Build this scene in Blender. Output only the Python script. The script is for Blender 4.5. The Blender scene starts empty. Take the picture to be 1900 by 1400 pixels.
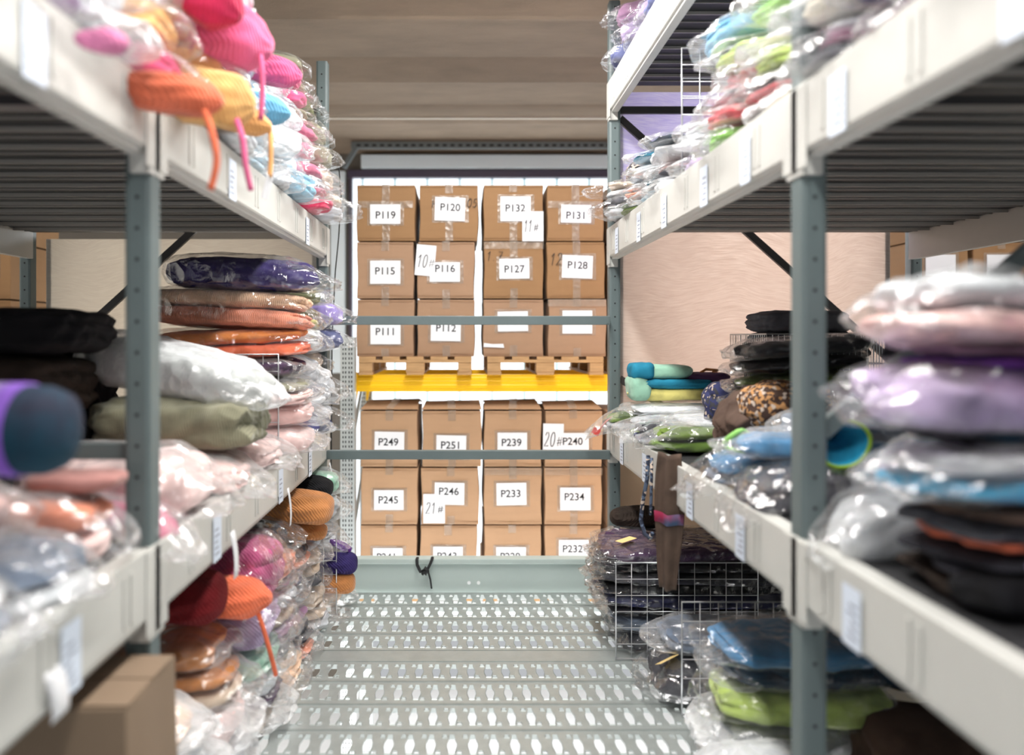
import bpy, bmesh, math, random
import numpy as np
from mathutils import Vector, Matrix, Euler
from mathutils.geometry import tessellate_polygon

scene = bpy.context.scene
COL = scene.collection

# ------------------------------------------------------------------ camera
E = 1.55                      # eye height above the perforated platform
F = 1333.0                    # focal length in pixels of a 1900 px wide picture
VX, VY = 858.0, 625.0         # vanishing point of the aisle
cam_data = bpy.data.cameras.new('camera')
cam_data.sensor_width = 36.0
cam_data.lens = 36.0 * F / 1900.0
cam_data.shift_x = (950.0 - VX) / 1900.0
cam_data.shift_y = -(700.0 - VY) / 1900.0
cam_data.clip_start = 0.05
cam_data.dof.use_dof = True
cam_data.dof.focus_distance = 3.7
cam_data.dof.aperture_fstop = 0.82
cam = bpy.data.objects.new('camera', cam_data)
cam.location = (0, 0, E)
cam.rotation_euler = (math.pi / 2, 0, 0)
COL.objects.link(cam)
scene.camera = cam

# ------------------------------------------------------------------ world, exposure
scene.view_settings.view_transform = 'Standard'
scene.view_settings.look = 'None'
scene.view_settings.gamma = 1.0
scene.view_settings.use_curve_mapping = False
scene.view_settings.exposure = 0.25
scene.cycles.transparent_max_bounces = 24
scene.cycles.max_bounces = 8
world = bpy.data.worlds.new('world')
scene.world = world
world.use_nodes = True
bg = world.node_tree.nodes['Background']
bg.inputs['Color'].default_value = (0.93, 0.96, 1.0, 1)
bg.inputs['Strength'].default_value = 0.45


def srgb(r, g, b):
    def f(c):
        c /= 255.0
        return c / 12.92 if c <= 0.04045 else ((c + 0.055) / 1.055) ** 2.4
    return (f(r), f(g), f(b), 1.0)


def area_light(name, loc, rot, sx, sy, power, color=(1, 1, 1)):
    l = bpy.data.lights.new(name, 'AREA')
    l.shape = 'RECTANGLE'
    l.size, l.size_y = sx, sy
    l.energy = power
    l.color = color
    o = bpy.data.objects.new(name, l)
    o.location = loc
    o.rotation_euler = rot
    COL.objects.link(o)
    return o


# strip lights over the aisle (they hang just out of the picture)
LAMPS = [(0.2, 0.55), (0.2, 2.05), (0.2, 3.45)]
for (lx, ly) in LAMPS:
    area_light('tube_light', (lx, ly, E + 2.0), (0, 0, 0), 0.22, 1.2, 54, (1.0, 0.975, 0.94))
# daylight coming through the door behind the pallet rack
area_light('door_daylight', (0.2, 7.85, E + 0.2), (math.radians(-90), 0, 0), 3.6, 3.2, 40, (0.9, 0.96, 1.0))
# lamp of the storey below the platform
area_light('lower_storey_light', (0.0, 2.6, -0.32), (0, 0, 0), 1.6, 4.2, 620, (1.0, 0.98, 0.97))
# lamp in the neighbouring aisle on the right, and on the left
area_light('side_aisle_light', (3.6, 4.2, E + 2.0), (0, 0, 0), 0.3, 2.4, 45, (1.0, 0.95, 0.93))
area_light('side_aisle_light', (-3.6, 4.2, E + 2.0), (0, 0, 0), 0.3, 2.4, 45, (1.0, 0.95, 0.88))
# unseen fill lights added behind the film panels that close the shelf ends
area_light('panel_fill_light', (1.85, 4.92, E + .35), (math.radians(-90), 0, 0), 1.5, 2.2, 44, (1.0, 0.95, 0.95))
area_light('panel_fill_light', (-1.75, 4.92, E + .05), (math.radians(-90), 0, 0), 1.5, 1.2, 18, (1.0, 0.96, 0.9))
# end-of-aisle lamp that lights the boxes on the pallet rack
area_light('rack_light', (0.1, 4.55, E + 2.05), (math.radians(14), 0, 0), 1.8, 0.25, 4, (1.0, 0.96, 0.9))


# ------------------------------------------------------------------ mesh helpers
class MB:
    """collects shapes into one mesh"""
    def __init__(self):
        self.v, self.f = [], []

    def add(self, vs, fs):
        n = len(self.v)
        self.v += [tuple(v) for v in vs]
        self.f += [tuple(i + n for i in f) for f in fs]

    def box(self, x0, x1, y0, y1, z0, z1, m=None):
        vs = [Vector(p) for p in ((x0, y0, z0), (x1, y0, z0), (x1, y1, z0), (x0, y1, z0),
                                  (x0, y0, z1), (x1, y0, z1), (x1, y1, z1), (x0, y1, z1))]
        if m:
            vs = [m @ v for v in vs]
        self.add(vs, [(0, 3, 2, 1), (4, 5, 6, 7), (0, 1, 5, 4), (1, 2, 6, 5), (2, 3, 7, 6), (3, 0, 4, 7)])

    def bar(self, a, b, w, t, up=(0, 0, 1)):
        """rectangular bar from a to b"""
        a, b = Vector(a), Vector(b)
        d = (b - a).normalized()
        u = Vector(up)
        s = d.cross(u).normalized()
        u = s.cross(d).normalized()
        vs = []
        for p in (a, b):
            for (i, j) in ((-1, -1), (1, -1), (1, 1), (-1, 1)):
                vs.append(p + s * (i * t / 2) + u * (j * w / 2))
        self.add(vs, [(3, 2, 1, 0), (4, 5, 6, 7), (0, 1, 5, 4), (1, 2, 6, 5), (2, 3, 7, 6), (3, 0, 4, 7)])

    def tube(self, pts, r, n=8, closed=False, flat=1.0):
        pts = [Vector(p) for p in pts]
        k = len(pts)
        rings = []
        prev = None
        for i, p in enumerate(pts):
            a = pts[i - 1] if i else pts[0]
            b = pts[min(i + 1, k - 1)]
            if closed:
                a, b = pts[i - 1], pts[(i + 1) % k]
            d = (b - a)
            d = d.normalized() if d.length > 1e-9 else Vector((0, 0, 1))
            ref = prev if prev is not None else (Vector((0, 0, 1)) if abs(d.z) < .9 else Vector((1, 0, 0)))
            s = d.cross(ref)
            s = s.normalized() if s.length > 1e-6 else d.orthogonal().normalized()
            u = s.cross(d).normalized()
            prev = u
            rr = r[i] if isinstance(r, (list, tuple)) else r
            rings.append([p + s * (math.cos(t) * rr) + u * (math.sin(t) * rr * flat)
                          for t in [2 * math.pi * q / n for q in range(n)]])
        vs = [v for ring in rings for v in ring]
        fs = []
        m = k if closed else k - 1
        for i in range(m):
            j = (i + 1) % k
            for q in range(n):
                w = (q + 1) % n
                fs.append((i * n + q, i * n + w, j * n + w, j * n + q))
        if not closed:
            fs.append(tuple(reversed(range(n))))
            fs.append(tuple((k - 1) * n + q for q in range(n)))
        self.add(vs, fs)

    def prism(self, prof, axis, a, b):
        """closed 2D profile swept along an axis ('x','y','z') from a to b"""
        def P(t, u, v):
            return {'x': (t, u, v), 'y': (u, t, v), 'z': (u, v, t)}[axis]
        n = len(prof)
        vs = [P(a, *p) for p in prof] + [P(b, *p) for p in prof]
        fs = [(i, (i + 1) % n, n + (i + 1) % n, n + i) for i in range(n)]
        fs += [tuple(reversed(range(n))), tuple(range(n, 2 * n))]
        self.add(vs, fs)

    def disc(self, c, r, axis, t=0.0008, n=10):
        prof = [(r * math.cos(2 * math.pi * i / n), r * math.sin(2 * math.pi * i / n)) for i in range(n)]
        c = Vector(c)
        off = {'x': lambda p: (c.y + p[0], c.z + p[1]), 'y': lambda p: (c.x + p[0], c.z + p[1]),
               'z': lambda p: (c.x + p[0], c.y + p[1])}[axis]
        base = {'x': c.x, 'y': c.y, 'z': c.z}[axis]
        self.prism([off(p) for p in prof], axis, base - t, base + t)

    def mesh(self, name, smooth=False):
        me = bpy.data.meshes.new(name)
        me.from_pydata(self.v, [], self.f)
        bm = bmesh.new()
        bm.from_mesh(me)
        bmesh.ops.recalc_face_normals(bm, faces=bm.faces)
        bm.to_mesh(me)
        bm.free()
        if smooth:
            me.shade_smooth()
        return me

    def build(self, name, mat, parent=None, smooth=False, bevel=0.0, label=None):
        return obj(name, self.mesh(name, smooth), mat, parent, bevel, label)


def obj(name, me, mat, parent=None, bevel=0.0, label=None):
    o = bpy.data.objects.new(name, me)
    COL.objects.link(o)
    if mat and not me.materials:
        me.materials.append(mat)
    if parent:
        o.parent = parent
    if bevel:
        b = o.modifiers.new('bevel', 'BEVEL')
        b.width = bevel
        b.segments = 2
        b.limit_method = 'ANGLE'
        b.angle_limit = math.radians(40)
    if label:
        o['label'] = label
    return o


SEEN = {}


def tag(o, label, cat, group=None, kind=None):
    n = len(label.split())
    assert 4 <= n <= 16, (n, label)
    if label in SEEN:
        print('SAME LABEL', label)
    SEEN[label] = 1
    o['label'] = label
    o['category'] = cat
    if group:
        o['group'] = group
    if kind:
        o['kind'] = kind
    return o


def thing(name, label, cat, loc=(0, 0, 0), rot=(0, 0, 0), group=None):
    o = bpy.data.objects.new(name, None)
    o.empty_display_size = 0.05
    COL.objects.link(o)
    o.location = loc
    o.rotation_euler = rot
    return tag(o, label, cat, group)


def struct(name, mb, mat, bevel=0.0, smooth=False):
    o = mb.build(name, mat, None, smooth, bevel)
    o['kind'] = 'structure'
    return o


# ------------------------------------------------------------------ materials
def nodes_of(m):
    m.use_nodes = True
    nt = m.node_tree
    return nt, nt.nodes, nt.links


def M(name, col, rough=0.6, metal=0.0, bump=0.0, bscale=30.0, vary=0.0, vscale=4.0, col2=None, stretch=None, spec=0.5,
      coord='Object'):
    m = bpy.data.materials.new(name)
    nt, N, L = nodes_of(m)
    p = N['Principled BSDF']
    p.inputs['Base Color'].default_value = col
    p.inputs['Roughness'].default_value = rough
    p.inputs['Metallic'].default_value = metal
    p.inputs['Specular IOR Level'].default_value = spec
    if bump or vary:
        tc = N.new('ShaderNodeTexCoord')
        mp = N.new('ShaderNodeMapping')
        if stretch:
            mp.inputs['Scale'].default_value = stretch
        L.new(tc.outputs[coord], mp.inputs['Vector'])
    if vary:
        n = N.new('ShaderNodeTexNoise')
        n.inputs['Scale'].default_value = vscale
        n.inputs['Detail'].default_value = 6
        n.inputs['Roughness'].default_value = 0.6
        L.new(mp.outputs[0], n.inputs['Vector'])
        r = N.new('ShaderNodeValToRGB')
        r.color_ramp.elements[0].position = 0.3
        r.color_ramp.elements[1].position = 0.7
        c2 = col2 or tuple([c * (1 - vary) for c in col[:3]] + [1])
        r.color_ramp.elements[0].color = c2
        r.color_ramp.elements[1].color = col
        L.new(n.outputs[0], r.inputs[0])
        L.new(r.outputs[0], p.inputs['Base Color'])
    if bump:
        n = N.new('ShaderNodeTexNoise')
        n.inputs['Scale'].default_value = bscale
        n.inputs['Detail'].default_value = 4
        L.new(mp.outputs[0], n.inputs['Vector'])
        b = N.new('ShaderNodeBump')
        b.inputs['Strength'].default_value = bump
        b.inputs['Distance'].default_value = 0.01
        L.new(n.outputs[0], b.inputs['Height'])
        L.new(b.outputs[0], p.inputs['Normal'])
    return m


_FAB = {}


def fabric(key, rgb, style='cloth', rgb2=None):
    """woven, knitted or printed cloth"""
    k = (key, style)
    if k in _FAB:
        return _FAB[k]
    m = bpy.data.materials.new('fabric ' + key + ' ' + style)
    nt, N, L = nodes_of(m)
    p = N['Principled BSDF']
    c = srgb(*rgb)
    c2 = srgb(*(rgb2 or tuple(int(x * .8) for x in rgb)))
    p.inputs['Roughness'].default_value = 0.85
    p.inputs['Specular IOR Level'].default_value = 0.25
    p.inputs['Sheen Weight'].default_value = 0.2 if sum(rgb) > 330 else 0.0
    tc = N.new('ShaderNodeTexCoord')
    no = N.new('ShaderNodeTexNoise')
    no.inputs['Detail'].default_value = 5
    no.inputs['Scale'].default_value = 9
    L.new(tc.outputs['Object'], no.inputs['Vector'])
    r = N.new('ShaderNodeValToRGB')
    r.color_ramp.elements[0].position = 0.35
    r.color_ramp.elements[1].position = 0.62
    r.color_ramp.elements[0].color = c2
    r.color_ramp.elements[1].color = c
    b = N.new('ShaderNodeBump')
    b.inputs['Distance'].default_value = 0.006
    if style == 'print':
        vo = N.new('ShaderNodeTexVoronoi')
        vo.inputs['Scale'].default_value = 75
        L.new(tc.outputs['Object'], vo.inputs['Vector'])
        r.color_ramp.interpolation = 'CONSTANT'
        r.color_ramp.elements[0].position = 0.0
        r.color_ramp.elements[0].color = c
        r.color_ramp.elements[1].position = 0.55
        r.color_ramp.elements[1].color = c2
        e = r.color_ramp.elements.new(0.87)
        e.color = srgb(186, 170, 156)
        sp = N.new('ShaderNodeSeparateColor')
        L.new(vo.outputs['Color'], sp.inputs[0])
        L.new(sp.outputs[0], r.inputs[0])
        L.new(no.outputs[0], b.inputs['Height'])
        b.inputs['Strength'].default_value = 0.3
    elif style == 'stripe':
        wv = N.new('ShaderNodeTexWave')
        wv.bands_direction = 'Y'
        wv.inputs['Scale'].default_value = 11
        wv.inputs['Distortion'].default_value = 2.0
        L.new(tc.outputs['Object'], wv.inputs['Vector'])
        r.color_ramp.elements[0].position = 0.42
        r.color_ramp.elements[1].position = 0.5
        L.new(wv.outputs[0], r.inputs[0])
        L.new(no.outputs[0], b.inputs['Height'])
        b.inputs['Strength'].default_value = 0.3
    elif style in ('knit', 'rib'):
        wv = N.new('ShaderNodeTexWave')
        wv.bands_direction = 'X' if style == 'rib' else 'DIAGONAL'
        wv.inputs['Scale'].default_value = 38 if style == 'rib' else 34
        wv.inputs['Distortion'].default_value = 1.2 if style == 'rib' else 3.0
        wv.inputs['Detail'].default_value = 2
        L.new(tc.outputs['Object'], wv.inputs['Vector'])
        L.new(no.outputs[0], r.inputs[0])
        L.new(wv.outputs[0], b.inputs['Height'])
        b.inputs['Strength'].default_value = 0.55
    else:
        L.new(no.outputs[0], r.inputs[0])
        n2 = N.new('ShaderNodeTexNoise')
        n2.inputs['Scale'].default_value = 26
        n2.inputs['Detail'].default_value = 6
        L.new(tc.outputs['Object'], n2.inputs['Vector'])
        L.new(n2.outputs[0], b.inputs['Height'])
        b.inputs['Strength'].default_value = 0.5
    L.new(r.outputs[0], p.inputs['Base Color'])
    L.new(b.outputs[0], p.inputs['Normal'])
    _FAB[k] = m
    return m


def film(name, tint, lo, hi, haze, rough=0.16, scale=15.0, strength=0.75):
    """crinkled see-through packaging film: mostly clear, brighter at creases and grazing angles"""
    m = bpy.data.materials.new(name)
    nt, N, L = nodes_of(m)
    N.remove(N['Principled BSDF'])
    out = N['Material Output']
    tc = N.new('ShaderNodeTexCoord')
    warp = N.new('ShaderNodeTexNoise')
    warp.inputs['Scale'].default_value = 5
    L.new(tc.outputs['Object'], warp.inputs['Vector'])
    mx = N.new('ShaderNodeVectorMath')
    mx.operation = 'MULTIPLY_ADD'
    mx.inputs[1].default_value = (0.12, 0.12, 0.12)
    L.new(warp.outputs['Color'], mx.inputs[0])
    L.new(tc.outputs['Object'], mx.inputs[2])
    vo = N.new('ShaderNodeTexVoronoi')
    vo.inputs['Scale'].default_value = scale
    L.new(mx.outputs[0], vo.inputs['Vector'])
    n2 = N.new('ShaderNodeTexNoise')
    n2.inputs['Scale'].default_value = 30
    n2.inputs['Detail'].default_value = 3
    L.new(mx.outputs[0], n2.inputs['Vector'])
    ad = N.new('ShaderNodeMath')
    ad.operation = 'MULTIPLY_ADD'
    ad.inputs[1].default_value = 0.35
    L.new(n2.outputs[0], ad.inputs[0])
    L.new(vo.outputs['Distance'], ad.inputs[2])
    b = N.new('ShaderNodeBump')
    b.inputs['Strength'].default_value = strength
    b.inputs['Distance'].default_value = 0.03
    L.new(ad.outputs[0], b.inputs['Height'])
    lw = N.new('ShaderNodeLayerWeight')
    lw.inputs['Blend'].default_value = 0.35
    L.new(b.outputs[0], lw.inputs['Normal'])
    mr = N.new('ShaderNodeMapRange')
    mr.inputs['To Min'].default_value = lo
    mr.inputs['To Max'].default_value = hi
    L.new(lw.outputs['Facing'], mr.inputs['Value'])
    tr = N.new('ShaderNodeBsdfTransparent')
    tr.inputs['Color'].default_value = (0.97, 0.97, 0.97, 1)
    gl = N.new('ShaderNodeBsdfGlossy')
    gl.inputs['Color'].default_value = (1, 1, 1, 1)
    gl.inputs['Roughness'].default_value = rough
    L.new(b.outputs[0], gl.inputs['Normal'])
    df = N.new('ShaderNodeBsdfDiffuse')
    df.inputs['Color'].default_value = tint
    L.new(b.outputs[0], df.inputs['Normal'])
    m1 = N.new('ShaderNodeMixShader')
    m1.inputs[0].default_value = haze
    L.new(gl.outputs[0], m1.inputs[1])
    L.new(df.outputs[0], m1.inputs[2])
    m2 = N.new('ShaderNodeMixShader')
    L.new(mr.outputs[0], m2.inputs[0])
    L.new(tr.outputs[0], m2.inputs[1])
    L.new(m1.outputs[0], m2.inputs[2])
    L.new(m2.outputs[0], out.inputs['Surface'])
    return m


def emit(name, col, strength):
    m = bpy.data.materials.new(name)
    nt, N, L = nodes_of(m)
    p = N['Principled BSDF']
    p.inputs['Base Color'].default_value = col
    p.inputs['Emission Color'].default_value = col
    p.inputs['Emission Strength'].default_value = strength
    p.inputs['Roughness'].default_value = 0.5
    return m


FILM = {
    'clear': film('clear film', (0.9, 0.92, 0.94, 1), 0.04, 0.62, 0.34),
    'milky': film('milky film', (0.88, 0.9, 0.92, 1), 0.28, 0.8, 0.75, rough=0.25),
    'thin': film('thin film', (0.85, 0.87, 0.9, 1), 0.025, 0.42, 0.22, rough=0.14, scale=13, strength=0.8),
    'gloss': film('shiny film', (0.6, 0.62, 0.66, 1), 0.05, 0.55, 0.10, rough=0.10, scale=13, strength=0.9),
    'dark': film('dark shiny film', (0.35, 0.36, 0.4, 1), 0.06, 0.5, 0.1, rough=0.12, scale=9),
}
POST = M('grey green post paint', srgb(99, 112, 113), 0.45, 0.0, 0.06, 60, 0.12, 6)
BRACE = M('dark brace steel', srgb(62, 60, 60), 0.5, 0.1, 0.05, 40)
RAIL = M('light grey rail paint', srgb(196, 196, 191), 0.42, 0.0, 0.03, 30, 0.05, 5)
DARK = M('dark hole', srgb(26, 28, 30), 0.8)
STEEL = M('galvanised steel', srgb(180, 187, 185), 0.42, 0.55, 0.05, 60, 0.14, 16)
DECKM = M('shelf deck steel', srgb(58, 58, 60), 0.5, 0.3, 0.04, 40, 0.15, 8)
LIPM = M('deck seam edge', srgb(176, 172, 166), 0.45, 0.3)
PAPER = M('white paper', srgb(226, 227, 230), 0.8, 0, 0.02, 20)
INK = M('black ink', srgb(28, 28, 32), 0.8)
MARK = M('black marker', srgb(40, 36, 36), 0.7)
WIRE = M('wire chrome', srgb(190, 192, 195), 0.3, 0.7)
CARD = [M('cardboard ' + k, srgb(*c), 0.8, 0, 0.05, 70, 0.1, 3.0, stretch=(1, 1, 6))
        for k, c in (('tan', (160, 127, 100)), ('brown', (147, 111, 74)), ('pale', (178, 142, 109)))]
TAPE = film('packing tape', (0.62, 0.50, 0.38, 1), 0.14, 0.36, 0.72, rough=0.36, scale=22, strength=0.25)
WOOD = M('pallet wood', srgb(190, 150, 104), 0.75, 0, 0.1, 40, 0.3, 8, stretch=(1, 8, 8))
YELLOW = M('yellow rack paint', srgb(250, 196, 6), 0.4, 0, 0.02, 30)


# ------------------------------------------------------------------ the setting
# perforated platform floor: planks across the aisle, 0.2 m pitch
def hole(cx, cy, kind):
    if kind == 'bottle':      # narrow neck away from the camera, wide belly, tapered foot
        pr = [(-.009, .062), (.009, .062), (.0115, .035), (.018, .008), (.0185, -.02), (.013, -.048), (.011, -.062),
              (-.011, -.062), (-.013, -.048), (-.0185, -.02), (-.018, .008), (-.0115, .035)]
    else:
        s = kind
        pr = [(-s * .7, s), (s * .7, s), (s, s * .5), (s, -s), (-s, -s), (-s, s * .5)]
    return [(cx + x, cy + y) for (x, y) in pr]


def plank_cells(mb, y0, x_from, x_to):
    P, W = 0.08, 0.2
    n = int(round((x_to - x_from) / P))
    outer = [(0, .014), (P, .014), (P, W - .014), (0, W - .014)]
    holes = [hole(P * .5, W * .5, 'bottle'), hole(P * .02 + .010, W - .047, .008), hole(P * .98 - .0, .045, .0105)]
    holes[1] = hole(.012, W - .046, .009)
    holes[2] = hole(P - .012, .044, .0095)
    rims = []
    for h in holes:
        c = Vector((sum(p[0] for p in h) / len(h), sum(p[1] for p in h) / len(h)))
        rims.append([tuple(c + (Vector(p) - c) * (1 + .0032 / max((Vector(p) - c).length, .006))) for p in h])
    polys = [[Vector((x, y, 0)) for x, y in outer]] + [[Vector((x, y, 0)) for x, y in reversed(r)] for r in rims]
    tri = tessellate_polygon(polys)
    flat = [p for poly in polys for p in poly]
    vs = [(p.x, p.y, 0.0) for p in flat]
    fs = [tuple(t) for t in tri]
    for h, r in zip(holes, rims):
        b = len(vs)
        k = len(h)
        vs += [(x, y, 0.0) for x, y in r] + [(x, y, 0.0035) for x, y in h] + [(x, y, -0.003) for x, y in h]
        for i in range(k):
            j = (i + 1) % k
            fs.append((b + i, b + j, b + k + j, b + k + i))
            fs.append((b + k + i, b + k + j, b + 2 * k + j, b + 2 * k + i))
    for c in range(n):
        mb.add([(x_from + c * P + x, y0 + y, z) for x, y, z in vs], fs)


fl = MB()
HX = 1.36
seam = MB()
edges = []
y = 4.35
edges_y = []
for i in range(4):
    edges_y.append(y - 0.2)
    y -= 0.2
solid = (y - 0.115, y)
y -= 0.115
while y > 0.1:
    edges_y.append(y - 0.2)
    y -= 0.2
for y0 in edges_y:
    plank_cells(fl, y0, -HX, HX)
    for (a, b) in ((y0, y0 + .0135), (y0 + .1865, y0 + .2)):
        fl.box(-HX, HX, a, b, -.03, 0.0)
    for (a, b) in ((y0 + .001, y0 + .006), (y0 + .194, y0 + .199)):
        fl.box(-HX, HX, a, b, 0.0, .004)
fl.box(-HX, HX, solid[0] + .001, solid[1] - .001, -.03, 0.002)
Y_LOW = y
for sx in (-1, 1):
    x0, x1 = sorted((sx * HX, sx * 3.1))
    fl.box(x0, x1, Y_LOW, 4.35, -.03, 0)
floor = struct('floor', fl, STEEL)

lo = MB()
lo.box(-6, 6, -2, 8.3, -2.5, -2.4)
lower = struct('floor_lower', lo, M('pale concrete floor', srgb(226, 226, 226), 0.5, 0, 0.03, 20, 0.08, 3))

# concrete ceiling of ribbed panels running across the aisle
HC = E + 2.15
cl = MB()
CONC = M('brown concrete', srgb(142, 124, 106), 0.9, 0, 0.25, 50, 0.22, 2.2, stretch=(1, 3, 3))
CONCL = M('light concrete', srgb(160, 148, 132), 0.9, 0, 0.25, 50, 0.25, 2.6, stretch=(1, 3, 3))
prof = []
ys = [8.12, 6.99, 5.86, 4.70, 3.57, 2.44, 1.31, .18, -.95, -2.0]
top = HC + .4
pts = [(8.3, HC)]
for a, b in zip(ys[:-1], ys[1:]):
    # from far edge a to near edge b: step up hidden behind the rib, flat soffit, slope down towards the next rib
    pts += [(a, HC - .085), (a - .03, HC - .085), (a - .34, HC - .0), (b + .05, HC + .02), (b + .02, HC - .03), (b, HC - .03)]
pts += [(-2.0, HC), (-2.0, top), (8.3, top)]
cl.prism(pts, 'x', -5.5, 5.5)
ceiling = struct('ceiling', cl, CONC)
tr = MB()
tr.box(-3.2, 3.2, 6.70, 6.73, HC - .112, HC - .088)
struct('trim_1', tr, M('pale conduit', srgb(196, 186, 170), 0.6))

# far wall with a door of backlit translucent sections
YW = 8.1
w = MB()
WALLM = M('off white wall', srgb(214, 213, 208), 0.85, 0, 0.08, 40, 0.06, 3)
DXL, DXR, DZT = -1.27, 2.6, E + 1.87
w.box(-5.5, DXL, YW, YW + .2, -2.4, HC + .1)
w.box(DXR, 5.5, YW, YW + .2, -2.4, HC + .1)
w.box(DXL, DXR, YW, YW + .2, DZT, HC + .1)
struct('wall_far', w, M('grey brown wall', srgb(112, 106, 98), 0.9, 0, 0.1, 30, 0.12, 3))
for nm, x0, x1 in (('wall_left', -5.5, -5.35), ('wall_right', 5.35, 5.5)):
    w = MB()
    w.box(x0, x1, -2.0, 8.3, -2.4, HC + .1)
    struct(nm, w, WALLM)
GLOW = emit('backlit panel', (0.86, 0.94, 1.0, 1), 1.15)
SEAMT = M('turquoise seam', srgb(120, 190, 196), 0.5)
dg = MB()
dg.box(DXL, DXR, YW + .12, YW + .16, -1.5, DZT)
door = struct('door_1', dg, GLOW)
sm = MB()
xx = DXL + .12
while xx < DXR:
    sm.box(xx, xx + .018, YW + .105, YW + .119, -1.5, DZT)
    xx += .37
s = sm.build('panel_seam', SEAMT, door)
fr = MB()
PURP = M('purple rubber seal', srgb(74, 66, 84), 0.35, 0, 0.02, 20)
fr.box(DXL - .02, DXR, YW - .06, YW + .02, DZT - .085, DZT)
fr.box(DXL, DXL + .035, YW - .06, YW + .02, -1.5, DZT - .085)
fr.build('door_seal', PURP, door, bevel=.004, label='dark purple door seal')
fr = MB()
fr.box(DXL + .14, DXR, YW - .10, YW - .02, DZT + .015, DZT + .16)
fr.box(DXL - .20, DXL - .04, YW - .10, YW - .02, E - .4, DZT - .02)
fr.build('door_frame', M('pale blue metal frame', srgb(226, 238, 246), 0.5, 0.0), door, bevel=.004)
fr = MB()
fr.box(DXL + .06, DXR, YW - .30, YW - .26, DZT + .175, DZT + .25)
fr.bar((DXL - .02, YW - .28, DZT - .03), (DXL + .12, YW - .28, DZT + .20), .05, .05, up=(1, 0, 0))
tra = fr.build('door_track', M('slotted steel angle', srgb(122, 130, 134), 0.45, 0.5), door, bevel=.003)
fr = MB()
xx = DXL + .12
while xx < DXR - .06:
    fr.box(xx, xx + .045, YW - .303, YW - .2995, DZT + .20, DZT + .222)
    xx += .085
fr.build('slot_row', DARK, tra)
# ------------------------------------------------------------------ shelving
Y1, Y2 = 1.88, 4.30           # near and far upright frames
XL, XR = -.80, .87            # aisle faces of the shelves
BACK = {-1: -2.60, 1: 2.70}
PH = E + 2.1


def upright(side, yc, ztop, label):
    xf = XL if side < 0 else XR
    root = thing('upright_frame', label, 'rack frame', (xf, yc, 0), group='grey green rack uprights')
    for which, xc in (('front', xf + side * .036), ('back', BACK[side])):
        p = MB()
        zt = ztop if which == 'front' else ztop - .1
        # channel section with folded front corners
        hx, hy = .033, .03
        pr = [(-hx, -hy), (-hx + .012, -hy - .004), (hx - .012, -hy - .004), (hx, -hy), (hx, hy), (hx - .010, hy), (hx - .010, -hy + .012),
              (-hx + .010, -hy + .012), (-hx + .010, hy), (-hx, hy)]
        p.prism([(a + xc - xf, b) for a, b in pr], 'z', .004, zt)
        po = p.build('post', POST, root, bevel=.003)
        h = MB()
        z = .07
        while z < zt - .03:
            h.disc((xc - xf + (-side) * .0, -hy - .004, z), .0052, 'y', .0009)
            z += .08
        h.build('bolt_hole_row', DARK, po)
        b = MB()
        b.box(xc - xf - .05, xc - xf + .05, -.05, .05, 0, .005)
        b.build('foot_plate', POST, root)
    br = []
    x0, x1 = xf + side * .075, BACK[side] - side * .04
    far = ((E + 1.36, E + 1.36), (E + 1.31, E - .22), (E - .25, E - 1.35), (E - 1.40, E - 1.40), (E + 1.9, E + 1.42))
    near = ((E - .25, E + 1.25), (E - 1.40, E - 1.40), (E + 1.36, E + 1.36)) if side > 0 else ((E - .30, E - .30), (E - 1.40, E - 1.40), (E + 1.36, E + 1.36))
    for (za, zb) in (far if yc > 3 else near):
        if max(za, zb) > ztop:
            continue
        if side < 0 and yc > 3:
            pass
        m = MB()
        m.bar((x0 - xf, .012, za), (x1 - xf, .012, zb), .042, .022)
        m.build('brace', BRACE if yc > 3 else POST, root)
    return root


upright(-1, Y2, E + 1.64, 'grey green upright frame at the far end of the left shelving')
upright(1, Y2, E + 2.0, 'grey green upright frame at the far end of the right shelving')
upright(-1, Y1, E + 2.0, 'grey green perforated upright frame standing near on the left')
upright(1, Y1, E + 2.0, 'grey green perforated upright frame standing near on the right')

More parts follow.
